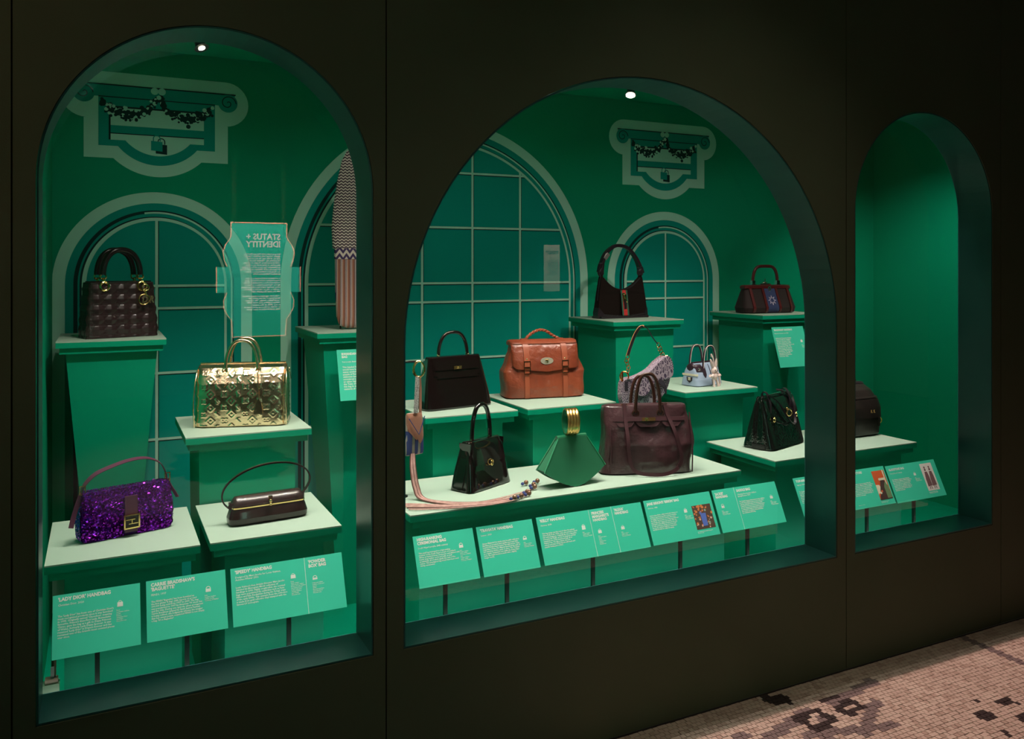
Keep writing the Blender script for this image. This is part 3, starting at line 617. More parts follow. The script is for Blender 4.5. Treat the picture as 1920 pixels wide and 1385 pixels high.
for y in (-.050, .050):
    handle(r, r, MG, .054, .195, .295, y, .0058, pw=.8)
    for sx in (-1, 1):
        M().torus((sx * .056, y - .004, .192), .008, .0022, (0, 1, 0)).obj('handle_ring', GOLDP, r)
        M().prism([(sx * .056 - .010, .150), (sx * .056, .138), (sx * .056 + .010, .150), (sx * .056 + .010, .184), (sx * .056 - .010, .184)], 0, .003, (lambda x, z_, t, yy=y: (x, (bd.front(x, z_, .0015 + t) if yy < 0 else -bd.front(x, z_, .0015 + t)), z_))).obj('handle_tab', MG, r, 0)
M().strap([(.056, -.070, .187), (.058, -.086, .15), (.06, -.094, .10)], .004, .002, (1, 0, 0)).obj('key_case_strap', MG, r)
M().prism([(.045, .045), (.075, .045), (.070, .085), (.062, .098), (.052, .085)], .092, .100).obj('key_case', MG, r, 0)
M().tube([(-.145, 0, .212), (.145, 0, .212)], .003, 8).obj('zip', GOLDP, r)
M().torus((.158, -.02, .188), .009, .002, (1, 0, 0)).strap([(.160, -.02, .180), (.164, -.02, .155)], .010, .002, (0, 1, 0)).obj('zip_pull', MG, r)
for sx in (-1, 1):
    M().tube([(sx * .1515, -.080, .004), (sx * .154, -.0870, .06), (sx * .153, -.085, .11), (sx * .151, -.070, .155), (sx * .149, -.045, .19), (sx * .147, 0, .205)], .0025, 8).obj('piping', MG, r)

# ---- 3 purple sequinned shoulder bag
r = place('sequinned_shoulder_bag', (-.055, .395), 15, .26, .055, zA, 'small purple sequinned shoulder bag with a gold buckle, on the low left plinth')
PV = mat('purple_base', (.06, .004, .12), .5); PLEA = mat('purple_leather', (.085, .020, .05), .4)
SQ = mat('purple_sequin', (.30, .015, .62), .14, .85); SQ2 = mat('dark_purple_sequin', (.16, .006, .24), .14, .85)
bd = Body([(0, .235, .050), (.012, .252, .060), (.06, .256, .064), (.11, .246, .056), (.138, .236, .030)], 6, 72, 20)
bd.build('body', PV, r)
bd.band('flap', -.118, .118, lambda x: .048 + .010 * (abs(x) > .11), .134, .004, PV, r, .0005, 24, 8)
rn = random.Random(11)
sq = M()
def disc(c, nrm, rad, n=7):
    nrm = (Vector(nrm) + Vector((rn.gauss(0, .30), rn.gauss(0, .12), rn.gauss(0, .30)))).normalized(); h = Vector((0, 0, 1)); a = h.cross(nrm).normalized(); b = nrm.cross(a)
    sq.cur = 0 if rn.random() < .45 else 1
    sq.add([Vector(c) + a * math.cos(2 * PI * k / n) * rad + b * math.sin(2 * PI * k / n) * rad for k in range(n)], [tuple(range(n))])
for j in range(38):
    zz = .004 + j * .0036
    for i in range(70):
        x = -.123 + i * .00357 + rn.gauss(0, .0006)
        w_ = interp(bd.p, zz)[0] / 2
        if abs(x) > w_ * .985: continue
        if abs(x - .005) < .019 and zz < .118: continue
        off = .0055 if zz > .048 else .0015
        disc((x, bd.front(x, zz, off + rn.uniform(0, .001)), zz), (x * 2.5 * (abs(x) > .1), -1, .25), .0032)
for j in range(34):
    zz = .006 + j * .0038
    for i in range(13):
        y = -.024 + i * .004; w_, d_, _ = interp(bd.p, zz)
        if abs(y) > d_ / 2 * .8: continue
        for sx in (-1, 1): disc((sx * (w_ / 2 + .001), y, zz), (sx, -.1, .1), .0032)
for i in range(66):
    for j in range(6): disc((-.115 + i * .0035, -.016 + j * .006, .139 + rn.uniform(0, .0015)), (0, -.2, 1), .0032)
q = sq.obj('sequins', [SQ, SQ2], r, 0); q['kind'] = 'stuff'
yb = bd.front(0, .06)
M().box((.004, yb - .008, .066), (.034, .005, .104)).obj('centre_tab', PLEA, r, 0)
bk = M()
for dx, dz, sx, sz in ((0, .0185, .044, .004), (0, -.0185, .044, .004), (-.020, 0, .004, .038), (.020, 0, .004, .038), (-.004, .006, .026, .0022), (.004, -.006, .026, .0022), (0, 0, .0022, .012)): bk.box((.004 + dx, yb - .0145, .045 + dz), (sx, .005, sz))
bk.obj('buckle', GOLD, r, 0); M().box((.004, yb - .012, .045), (.040, .003, .036)).obj('buckle_inlay', mat('buckle_black', (.02, .016, .02), .4, bump=('voronoi', 900, .5, .0005)), r, 0)
pth = smoothpath([(-.120, 0, .128), (-.112, -.004, .160), (-.085, -.006, .187), (-.045, -.006, .202), (.005, -.004, .213), (.055, 0, .213), (.095, 0, .195), (.113, 0, .165), (.118, 0, .14)], 6)
M().strap(pth, .015, .0022, [(0, 1, .6 - .5 * i / len(pth)) for i in range(len(pth))]).obj('strap', PLEA, r)
M().strap(smoothpath([(-.118, -.003, .140), (-.128, -.006, .115), (-.142, -.012, .075), (-.150, -.02, .050)], 5), .013, .0022, (.9, -.35, 0)).obj('strap_end', PLEA, r)
M().strap(smoothpath([(.118, -.002, .142), (.128, 0, .12), (.142, 0, .095), (.150, 0, .080)], 5), .012, .0022, (.5, -.8, 0)).obj('strap_end', PLEA, r)
for sx in (-1, 1):
    g = M()
    for a, b, c_, d_ in ((-.007, 0, .0025, .026), (.007, 0, .0025, .026), (0, .012, .016, .0025), (0, -.012, .016, .0025)): g.box((sx * .118 + a, -.010 if sx < 0 else -.006, .148 + b), (c_, .003, d_))
    g.obj('strap_buckle', GOLD, r, 0)

# ---- 4 long dark clutch with loop handle
r = place('box_clutch_bag', (.345, .362), 5, .24, .075, zA, 'long low dark brown clutch with a gold frame and large loop handle')
DB = mat('dark_brown_leather', (.02, .009, .008), .25, coat=.3, bump=('noise', 90, .1, .001), var=(30, (.013, .006, .006), (.032, .013, .012)))
bd = Body([(0, .225, .055), (.006, .238, .066), (.022, .240, .076), (.042, .228, .066), (.052, .220, .056)], 5, 64, 20)
bd.build('body', DB, r)
Body([(.056, .218, .060), (.061, .220, .066), (.068, .214, .060), (.084, .200, .030)], 5, 64, 10).build('lid', DB, r)
Body([(.0505, .220, .062), (.0575, .221, .064)], 8, 64).build('frame', GOLD, r)
M().ball((.0, -.036, .066), .0055).ball((.0, -.037, .056), .0048).box((.0, -.033, .074), (.012, .006, .014)).obj('clasp', GOLD, r)
pts = [(-.002 + .138 * math.cos(t) * (1 if math.cos(t) > 0 else .96), .010, .098 + .072 * math.sin(t) + .012 * math.cos(t)) for t in [-.62 + (PI + 1.24) * i / 40 for i in range(41)]]
M().strap(pts, .013, .0042, (.12, 1, 0)).obj('loop_handle', DB, r)
for sx in (-1, 1): M().box((sx * .110, .006, .058), (.010, .014, .016)).obj('handle_mount', DB, r)

# ---- 5 beaded striped bag hanging behind the first pier
r = root('beaded_dance_bag', (.945, 1.21, 1.243), 0, 'tall beaded bag, zigzag top over brown striped body, beside the first pier', 'bag')
m = D.materials.new('zigzag_weave'); m.use_nodes = True; nt = m.node_tree; b = nt.nodes['Principled BSDF']; b.inputs['Roughness'].default_value = .8
tc = nt.nodes.new('ShaderNodeTexCoord'); sp = nt.nodes.new('ShaderNodeSeparateXYZ'); nt.links.new(tc.outputs['Object'], sp.inputs[0])
def mth(op, a, b_=None, cl=False):
    n = nt.nodes.new('ShaderNodeMath'); n.operation = op; n.use_clamp = cl
    for i, v in enumerate((a, b_)):
        if v is None: continue
        if isinstance(v, (int, float)): n.inputs[i].default_value = v
        else: nt.links.new(v, n.inputs[i])
    return n.outputs[0]
tri = mth('PINGPONG', sp.outputs['X'], .0085); zz = mth('ADD', sp.outputs['Z'], mth('MULTIPLY', tri, .8)); fr = mth('GREATER_THAN', mth('FRACT', mth('DIVIDE', zz, .0125)), .5)
mxx = nt.nodes.new('ShaderNodeMix'); mxx.data_type = 'RGBA'; nt.links.new(fr, mxx.inputs[0]); mxx.inputs[6].default_value = (.05, .02, .04, 1); mxx.inputs[7].default_value = (.75, .62, .55, 1); nt.links.new(mxx.outputs[2], b.inputs['Base Color'])
ZIG = m
ZIG2 = m.copy(); ZIG2.name = 'zigzag_border'
for n in ZIG2.node_tree.nodes:
    if n.type == 'MIX': n.inputs[6].default_value = (.06, .03, .12, 1)
    if n.type == 'MATH' and n.operation == 'DIVIDE': n.inputs[1].default_value = .030
    if n.type == 'MATH' and n.operation == 'MULTIPLY': n.inputs[1].default_value = 1.4
    if n.type == 'MATH' and n.operation == 'PINGPONG': n.inputs[1].default_value = .014
m = D.materials.new('brown_stripe_weave'); m.use_nodes = True; nt = m.node_tree; b = nt.nodes['Principled BSDF']; b.inputs['Roughness'].default_value = .85
tc = nt.nodes.new('ShaderNodeTexCoord'); sp = nt.nodes.new('ShaderNodeSeparateXYZ'); nt.links.new(tc.outputs['Object'], sp.inputs[0])
rp = nt.nodes.new('ShaderNodeValToRGB'); rp.color_ramp.interpolation = 'CONSTANT'; nt.links.new(mth('FRACT', mth('DIVIDE', mth('ADD', sp.outputs['X'], 1.003), .020)), rp.inputs[0])
e = rp.color_ramp.elements; e[0].color = (.36, .13, .085, 1); e[1].position = .45; e[1].color = (.05, .02, .04, 1)
for p_, c_ in ((.58, (.75, .60, .52, 1)), (.70, (.05, .03, .15, 1)), (.80, (.60, .42, .36, 1))): q_ = e.new(p_); q_.color = c_
nt.links.new(rp.outputs[0], b.inputs['Base Color']); STRIPE = m
prof = [(.0, .05, .02), (.012, .105, .035), (.05, .128, .045), (.15, .138, .045), (.29, .142, .042)]
Body(prof, 3, 48, 14).build('striped_body', STRIPE, r)
Body([(.288, .146, .046), (.335, .146, .046)], 3, 48).build('zigzag_border', ZIG2, r)
Body([(.333, .136, .040), (.42, .146, .036), (.52, .128, .026), (.62, .096, .018), (.70, .060, .012), (.745, .016, .008)], 3, 48, 16).build('zigzag_neck', ZIG, r).location.x = -.012
M().tube([(.0, 0, .735), (.03, .0, .80), (.035, .0, 1.15)], .0012, 6).obj('hanging_cord', mat('cord_pale', (.55, .45, .25), .7), r)
M().tube([(-.045, .01, -.003), (-.045, .01, .07)], .0035, 8).obj('stand_rod', HOUS, r)

# ---- 6 ceremonial bag with ring and tassel cords
SUE = mat('pale_brown_suede', (.38, .16, .10), .85, bump=('noise', 200, .3, .001), sheen=.2)
TX = mat('woven_check', (.4, .38, .36), .8, bump=('voronoi', 500, .6, .001), var=(350, (.05, .05, .06), (.75, .72, .68)))
BL = mat('indigo_beads', (.035, .055, .20), .7, bump=('voronoi', 700, .5, .0008)); BG = mat('grey_beads', (.35, .32, .27), .7, bump=('voronoi', 700, .5, .0008))
CORD = mat('pink_leather_cord', (.58, .33, .30), .7, var=(60, (.42, .22, .19), (.66, .42, .38)))
CORDD = mat('brown_leather_cord', (.13, .055, .045), .7)
r = root('ceremonial_bag', (.955, .46, zA), 14, 'ceremonial neck pouch on a black stand, with brass ring, flap and long beaded cords', 'bag')
M().torus((.012, -.012, .432), .019, .0028, (.45, 1, 0), rz=1.45).torus((.017, -.010, .432), .018, .0024, (.75, 1, 0), rz=1.45).obj('brass_ring', GOLD, r)
M().strap([(.008, -.012, .408), (.004, -.014, .36), (-.002, -.016, .285)], .016, .004, (1, .1, 0)).obj('woven_strap', TX, r)
M().strap([(.020, -.006, .408), (.022, -.008, .36), (.020, -.010, .285)], .009, .004, (1, .1, 0)).obj('leather_strap', SUE, r)
pb = Body([(.140, .066, .014), (.150, .074, .024), (.21, .066, .030), (.275, .058, .024), (.285, .052, .016)], 4, 40, 12)
pb.build('pouch', BG, r)
for x0, x1, mm in ((-.034, -.016, BL), (-.004, .008, BL), (.019, .033, BL)): pb.band('bead_stripe', x0, x1, .145, .225, .0015, mm, r, .0003, 6, 8)
pb.band('flap', -.031, .031, lambda x: .205 + abs(x + .0) * 1.1 - .012, lambda x: .284, .003, SUE, r, .001, 16, 8)
pb.band('flap_point', -.002, .033, lambda x: .178 + abs(x - .016) * 1.6, lambda x: .23, .002, SUE, r, .0015, 12, 6)
M().strap([(-.032, -.020, .27), (.006, -.024, .213), (.032, -.020, .272)], .003, .002, (0, -1, .2)).obj('flap_edging', BL, r)
M().tube([(-.034, .02, .003), (-.034, .02, .456), (-.010, .01, .458), (.014, 0, .458)], .0025, 8).obj('stand_rod', HOUS, r)
M().tube([(-.034, .02, 0), (-.034, .02, .003)], .02, 16).obj('stand_base', HOUS, r)
rn = random.Random(4)
ends = [(1.228, .252), (1.258, .262), (1.295, .278), (1.300, .300), (1.352, .345), (1.362, .372), (1.350, .408), (1.398, .412)]
Rm = r.matrix_basis.copy(); Rm = Matrix.Translation((.955, .46, zA)) @ Matrix.Rotation(math.radians(14), 4, 'Z'); Ri = Rm.inverted()
for k in range(14):
    o_ = k / 13 - .5; ex, ey = ends[min(k * len(ends) // 14, 7)]; ex += rn.uniform(-.004, .004); ey += o_ * .008 if k % 2 else 0
    if k < 9:
        pts = [(.950 + o_ * .022, .445, .868), (.948 + o_ * .030, .430, .82), (.955 + o_ * .035, .418 + o_ * .01, .76), (.970 + o_ * .03, .395 + o_ * .01, .7255), (1.03 + o_ * .01, .318 + o_ * .055, .7240), (1.12, .274 + o_ * .052, .7240), (1.22, .268 + (ey - .268) * .35 + o_ * .02, .7240), (ex, ey, .7240)]
    else:
        pts = [(.883, .372 - (k - 9) * .017, .7240), (.93, .345 - (k - 9) * .016, .7240), (1.01, .292 - (k - 9) * .009, .7240), (1.10, .258 - (k - 9) * .005, .7240), (1.18, .250 - (k - 9) * .003, .7240), (1.228 + (k - 9) * .004, .252, .7240)]
    pts = [Ri @ Vector(q) for q in pts]
    M().tube(smoothpath(pts, 7), .0026, 6).obj('cord', CORD if k % 4 else CORDD, r)
for ex, ey in ends:
    for s_, rr, mm, nm in ((0, .0085, mat('brass_bell_brown', (.28, .15, .10), .3, .6), 'bell_bead'), (-.016, .006, BL, 'blue_bead')):
        q = Ri @ Vector((ex + .010 + s_, ey + .003 + s_ * .25, zA + .0035 + rr)); M().ball(q, rr, 10).obj(nm, mm, r)

# ---- generic framed box bag
def frame_bag(r, bd, m, flap_z, flap_w, strap_z=None, closure=None):
    bd.build('body', m, r)
# ---- 7 plain black boxy handbag
r = place('boxy_black_handbag', (1.108, .745), 9, .30, .115, zB, 'plain black smooth trapezoid handbag with one arched handle and gold turnlock')
BX = mat('black_box_leather', (.008, .004, .004), .16, coat=.5, bump=('noise', 20, .04, .002))
bd = Body([(0, .296, .122), (.006, .302, .126), (.06, .288, .104), (.13, .262, .068), (.195, .236, .036), (.200, .232, .030)], 8, 96, 24)
bd.build('body', BX, r)
bd.band('flap', -.106, .106, .128, .197, .003, BX, r, .0, 24, 8)
bd.band('side_strap', -.100, .100, .150, .164, .003, BX, r, .004, 24, 2)
bd.band('flap_lip', -.092, .092, .118, .129, .003, BX, r, .0, 24, 2)
yb = bd.front(0, .157); M().box((0, yb - .009, .157), (.036, .004, .013)).obj('turnlock_plate', GOLD, r, 0); M().ball((0, yb - .012, .157), .0045).obj('turnlock', GOLD, r)
handle(r, r, BX, .066, .202, .293, 0, .0068, pw=.75)
for sx in (-1, 1): M().torus((sx * .066, -.001, .207), .006, .0022, (0, 1, 0)).ball((sx * .066, -.004, .201), .005).ball((sx * .072, -.004, .204), .0032).obj('handle_ring', GOLDP, r)
# ---- 8 tan satchel
r = place('tan_satchel', (1.503, .866), -10, .352, .15, zB, 'tan leather satchel with a braided handle, two buckled straps and oval lock plate')
TAN = mat('tan_leather', (.26, .052, .022), .34, bump=('noise', 16, .8, .014), coat=.15, spec=.7, var=(9, (.18, .030, .012), (.31, .068, .029)))
TAN2 = mat('tan_leather_strap', (.33, .078, .036), .4, bump=('noise', 200, .2, .001))
bd = Body([(0, .330, .140), (.006, .350, .155), (.05, .352, .155), (.11, .358, .140), (.15, .325, .11), (.19, .296, .085), (.222, .292, .07), (.228, .285, .05)], 5, 96, 30, lambda x, z, y: .0045 * math.sin(x * 46 + z * 20) * math.sin(z * 38) * min(1, (abs(x) / .11) ** 2))
bd.build('body', TAN, r)
fz0 = lambda x: .128 - .016 * (1 - min(1, abs(x) / .15)) + (.012 * max(0, (abs(x) - .135) / .012))
fb = Body([(.10, .300, .148), (.15, .302, .135), (.19, .300, .112), (.222, .300, .085), (.236, .298, .05), (.24, .296, .02)], 7, 80)
fb.band('flap', -.147, .147, fz0, .236, .004, TAN, r, .002, 40, 14)
Body([(.218, .296, .092), (.228, .298, .098), (.238, .296, .075), (.243, .290, .03)], 7, 72).build('flap_top', TAN, r)
for sx in (-.088, .080):
    fb.band('strap', sx - .012, sx + .012, .135, .234, .005, TAN2, r, .006, 4, 10)
    bd.band('strap_lower', sx - .010, sx + .010, .004, .118, .0055, TAN2, r, .001, 4, 10)
    fb.band('strap_tip', sx - .010, sx + .010, .092, .136, .003, TAN2, r, .002, 4, 6)
    for zz in (.146, .118):
        y = fb.front(sx, zz) - .010; g = M()
        for a, b, c_, d_ in ((-.013, 0, .0032, .024), (.013, 0, .0032, .024), (0, .0115, .028, .0032), (0, -.0115, .028, .0032)): g.box((sx + a, y, zz + b), (c_, .0035, d_))
        g.obj('buckle', GOLDP, r, 0)
    M().ball((sx, fb.front(sx, .166) - .009, .166), .0042).obj('rivet', GOLDP, r)
y = fb.front(0, .155)
M().add([(.028 * math.cos(2 * PI * k / 32), y - .010 + t, .157 + .0145 * math.sin(2 * PI * k / 32)) for t in (0, .004) for k in range(32)], [tuple(range(32)), tuple(range(63, 31, -1))] + [(k, (k + 1) % 32, 32 + (k + 1) % 32, 32 + k) for k in range(32)]).obj('lock_plate', mat('pale_plate', (.85, .78, .62), .35, .6), r, 0)
M().box((0, y - .012, .155), (.003, .004, .012)).box((-.003, y - .012, .160), (.010, .004, .004)).ball((.004, y - .012, .161), .003).obj('lock_emblem', GOLD, r)
bp = M()
hp = smoothpath([(-.070, 0, .240), (-.064, 0, .252), (-.040, 0, .270), (-.010, 0, .281), (.020, 0, .276), (.050, 0, .257), (.075, 0, .244)], 10)
for k in range(3):
    ph = 2 * PI * k / 3; L = []
    for i, q in enumerate(hp):
        t = (hp[min(i + 1, len(hp) - 1)] - hp[max(i - 1, 0)]).normalized(); n1 = Vector((0, 1, 0)); n2 = t.cross(n1); a = i * .42 + ph
        L.append(q + n1 * math.cos(a) * .0050 + n2 * math.sin(a * 2) * .0028)
    bp.tube(L, .0036, 7)
bp.obj('braided_handle', TAN2, r)
for sx in (-.078, .082): M().box((sx, 0, .243), (.030, .020, .005)).obj('handle_tab', TAN2, r)
# ---- 9 patent black handbag
r = place('patent_handbag', (1.135, .388), 26, .23, .10, zA, 'glossy black patent handbag with a tall arched handle, in front of the boxy one')
PT = mat('black_patent', (.006, .004, .004), .05, coat=1, bump=('noise', 7, .08, .006))
bd = Body([(0, .224, .100), (.004, .230, .104), (.08, .208, .080), (.14, .184, .054), (.166, .174, .040), (.170, .170, .034)], 9, 96, 24)
bd.build('body', PT, r)
bd.band('flap', -.086, .086, .090, .169, .004, PT, r, .001, 20, 8)
for sx in (-1, 1): M().prism([(.118, -.026), (.165, -.030), (.165, .022), (.150, .022)], 0, .003, lambda a, b, t, s=sx: (s * (.089 + t), b, a)).obj('flap_side', PT, r, 0)
handle(r, r, PT, .050, .170, .290, 0, .0080, pw=.75)
for sx in (-1, 1): M().torus((sx * .050, -.002, .170), .0065, .0026, (0, 1, 0)).ball((sx * .056, -.005, .165), .0045).ball((sx * .044, -.005, .165), .0045).obj('handle_ring', GOLD, r)
y = bd.front(0, .088) - .008
M().torus((-.004, y, .093), .009, .0018, (.5, 1, 0), rz=1.1).torus((.004, y - .002, .089), .009, .0018, (-.3, 1, 0), rz=1.1).obj('rope_clasp', GOLD, r)
# ---- 10 worn plum tote
r = place('worn_plum_tote', (1.690, .408), -19, .345, .135, zA, 'large worn plum leather tote with a gold lock and long strap drooping in front')
PLM = mat('plum_leather', (.05, .017, .023), .36, coat=.2, spec=.8, bump=('noise', 9, .8, .022), var=(7, (.036, .011, .015), (.075, .025, .032)))
PL2 = mat('plum_leather_edge', (.055, .020, .025), .35, bump=('noise', 150, .2, .001)); PLD = mat('brown_handle_leather', (.05, .016, .011), .3, coat=.3)
bd = Body([(0, .350, .13), (.006, .356, .142), (.05, .352, .150), (.11, .352, .152), (.17, .334, .120), (.215, .318, .085), (.250, .312, .062), (.255, .308, .055)], 6, 110, 34, lambda x, z, y: .009 * math.sin(x * 19 + 1) * math.sin(z * 24 + x * 7) + .003 * math.sin(x * 60 + z * 22) * (abs(x) > .1))
bd.build('body', PLM, r)
bd.band('flap', -.156, .156, lambda x: .212 + .028 * max(0, (abs(x) - .125) / .03), .254, .003, PLM, r, .001, 30, 6)
for a, b in ((-.128, -.058), (-.050, .042), (.050, .125)):
    bd.band('flap_lobe', a, b, lambda x, a=a, b=b: .180 + .014 * max(0, 1 - min(x - a, b - x) / .014), .206, .003, PLM, r, .003, 16, 4)
    bd.band('lobe_edge', a, b, lambda x, a=a, b=b: .1785 + .014 * max(0, 1 - min(x - a, b - x) / .014), lambda x, a=a, b=b: .181 + .014 * max(0, 1 - min(x - a, b - x) / .014), .004, PL2, r, .003, 16, 1)
bd.band('belt', -.140, .142, .199, .212, .003, PL2, r, .006, 30, 2)
y = bd.front(0, .205); M().box((-.002, y - .012, .206), (.052, .005, .013)).obj('lock_plate', GOLD, r, 0); M().torus((-.010, y - .016, .206), .005, .0018).obj('turn_ring', GOLD, r)
handle(r, r, PLD, .048, .228, .375, -.042, .0066, pw=.7); handle(r, r, PLD, .048, .235, .360, .030, .0066, pw=.7)
for sx in (-1, 1): M().torus((sx * .048, bd.front(.05, .226) - .004, .226), .0115, .004, (0, 1, 0)).obj('handle_collar', PLD, r)
for a, nm in ((-.150, 'side_welt'), (.165, 'side_welt')): M().tube([(a, bd.front(.15, z_) - .002 if True else 0, z_) for z_ in (.006, .05, .1, .15, .2, .225)], .0028, 7).obj(nm, PL2, r)
sp_ = smoothpath([(-.090, -.035, .262), (-.091, -.052, .215), (-.089, -.090, .13), (-.084, -.094, .06), (-.068, -.100, .024), (-.035, -.108, .012), (.01, -.116, .0095), (.055, -.112, .012), (.095, -.100, .026), (.115, -.094, .060), (.110, -.090, .10), (.094, -.080, .16), (.076, -.052, .215), (.066, -.035, .262)], 6)
M().strap(sp_, .0135, .003, [(1, 0, -.1) if (i < 20 or i > 60) else (0, .25, 1) if 28 < i < 50 else (1, 0, 1) if i < 40 else (1, 0, -1) for i in range(len(sp_))]).obj('shoulder_strap', PL2, r)
for sx in (-.090, .066): M().box((sx, -.033, .259), (.022, .008, .004)).obj('strap_fitting', GOLD, r, 0)
# ---- 11 green clutch with bangle
r = root('green_evening_bag', (1.515, .36, zA), 4, 'emerald green fan shaped evening bag with a ribbed gold bangle handle', 'handbag')
GR = mat('emerald_silk', (.003, .17, .07), .26, coat=.25, bump=('noise', 6, .15, .006), sheen=.3)
GRE = mat('emerald_edge', (.04, .36, .17), .3)
ol = [(-.060, .172), (.062, .172), (.066, .165), (.132, .062)] + [(x_, .060 * (abs(x_) / .13) ** 1.6 + .001) for x_ in [.13 - .26 * k / 24 for k in range(1, 24)]] + [(-.130, .060), (-.064, .165)]
def fan(g, y0, y1, m, nm, lay):
    q = M(); pts = [(x * (1 - g), .09 + (zz - .09) * (1 - g) + 0) for x, zz in ol]; pts = [(x, max(zz, .001)) for x, zz in pts]
    def f(x, zz, t): k = zz / .172; return (x, y0 + (y1 - y0) * t + (.030 * (1 - k)) * (-1 if lay < 0 else 1) , zz)
    q.prism(pts, 0, 1, f); return q.obj(nm, m, r, 30)
fan(0, -.010, -.004, GR, 'front_panel', -1); fan(0, .006, .012, GR, 'back_panel', 1)
g_ = M()
for sx in (-1, 1):
    g_.add([(sx * .060, -.006, .166), (sx * .060, .008, .166), (sx * .125, .026, .063), (sx * .125, -.026, .063), (sx * .020, .036, .006), (sx * .020, -.036, .006)], [(0, 1, 2, 3), (3, 2, 4, 5)])
g_.obj('gusset', GR, r, 0)
M().tube([(-.062, 0, .171), (.063, 0, .171)], .0085, 12).obj('top_roll', GR, r)
for sx in (-1, 1): M().tube([(sx * .063, -.011, .168), (sx * .132, -.030, .061)], .0016, 6).obj('edge_piping', GRE, r)
bq = M(); R_ = .046
rg = []
for k in range(49):
    u = k / 48; x = -.0225 + .045 * u; rr = R_ + .0022 * abs(math.sin(u * PI * 4)); rg.append([(x, rr * math.cos(2 * PI * j / 48) * .86, .226 + rr * math.sin(2 * PI * j / 48)) for j in range(48)])
inn = [[(x_, (R_ - .003) * math.cos(2 * PI * j / 48) * .86, .226 + (R_ - .003) * math.sin(2 * PI * j / 48)) for j in range(48)] for x_ in (.0225, -.0225)]
bo = M().loft(rg + [inn[0], inn[1]], False, True).obj('bangle', mat('ribbed_gold', (.90, .52, .18), .28, 1), r, 60); bo.rotation_euler = (0, 0, math.radians(-17)); 
bi = M().loft([[(x_, (R_ - .0036) * math.cos(2 * PI * j / 48) * .86, .226 + (R_ - .0036) * math.sin(2 * PI * j / 48)) for j in range(48)] for x_ in (-.022, .022)], False).obj('bangle_lining', GR, r); bi.rotation_euler = (0, 0, math.radians(-17))
M().box((0, .022, .006), (.05, .012, .012)).box((0, -.022, .003), (.04, .006, .006)).obj('display_foot', mat('clear_perspex', (.7, .8, .75), .1), r, 0)
# ---- 12 black suede hobo
r = root('suede_hobo_bag', (2.352, 1.30, zC + .003), 4, 'black suede hobo bag with red and green stripe and gold piston clasp', 'handbag')
SU = mat('black_suede', (.010, .005, .004), .95, spec=.1, sheen=.05); BKL = mat('black_smooth_leather', (.020, .011, .017), .3, coat=.2)
def hobo(x):  # upper rim of the body
    t = min(1, abs(x) / .135); return .142 + .085 * t ** 2.2
ol = [(-.150, .004), (.150, .004), (.153, .02), (.150, .06), (.142, .12), (.133, .185), (.122, .235)] + [(x, hobo(x)) for x in [.118 - .236 * k / 24 for k in range(25)]] + [(-.122, .235), (-.133, .185), (-.142, .12), (-.150, .06), (-.153, .02)]
def hy(x, z_, t): return (x, (t - .5) * (.085 * max(.25, 1 - z_ / .30) * (1 - .55 * (abs(x) / .16) ** 4)), z_)
fill('body', [ol], 1, SU, r, lambda x, y, z: hy(x, y, z))
fill('base_trim', [[(-.154, 0), (.154, 0), (.157, .03), (.150, .055), (.125, .022), (.04, .014), (-.04, .014), (-.125, .022), (-.150, .055), (-.157, .03)]], 1, BKL, r, lambda x, y, z: (hy(x, y, z)[0], hy(x, y, z)[1] * 1.08, y))
M().box((0, 0, .006), (.296, .080, .011)).obj('base', BKL, r)
for a, b, mm, nm in ((-.020, -.010, (.02, .10, .06), 'green_stripe'), (.012, .022, (.02, .10, .06), 'green_stripe'), (-.010, .012, (.55, .02, .02), 'red_stripe')):
    M().add([(x, -.5 * .085 * max(.25, 1 - z_ / .3) - .002, z_) for z_ in (.012, .075, .140) for x in (a, b)], [(0, 1, 3, 2), (2, 3, 5, 4)]).obj(nm, mat(nm, mm, .7), r, 0)
M().box((.001, -.040, .066), (.014, .006, .045)).obj('tongue', BKL, r, 0, rot=(-.06, 0, 0)).location = (0, 0, 0)
M().tube([(-.006, -.034, .118), (.008, -.036, .085)], .0040, 8).ball((-.007, -.034, .121), .006).ball((.009, -.037, .082), .0055).box((.000, -.034, .100), (.018, .003, .036)).obj('piston_clasp', GOLD, r)
hpth = smoothpath([(-.128, 0, .228), (-.118, 0, .275), (-.092, 0, .325), (-.045, 0, .358), (.0, 0, .363), (.045, 0, .350), (.090, 0, .308), (.118, 0, .26), (.130, 0, .222)], 6)
M().strap(hpth, [.034 - .020 * math.sin(PI * i / (len(hpth) - 1)) for i in range(len(hpth))], .016, (1, 0, 0) if False else [Vector((1, 0, 0)) if i < 6 or i > len(hpth) - 7 else Vector((0, 1, 0)) for i in range(len(hpth))]).obj('handle', BKL, r)
M().tube(smoothpath([(-.10, -.012, .315), (-.125, -.018, .26), (-.148, -.02, .17), (-.155, -.015, .09)], 6), .0022, 7).obj('side_cord', BKL, r)
for sx in (-1, 1): M().ball((sx * .124, 0, .230), .022, 12, (.9, .55, 1.1)).obj('handle_joint', BKL, r)
M().strap([(-.108, -.006, .295), (-.085, -.006, .322)], .020, .018, (0, 1, 0)).obj('handle_band', mat('silver_pink', (.6, .5, .5), .3, .8), r)
M().tube([(x, -.012, hobo(x)) for x in [-.115 + .23 * k / 20 for k in range(21)]], .003, 7).obj('rim_piping', BKL, r)
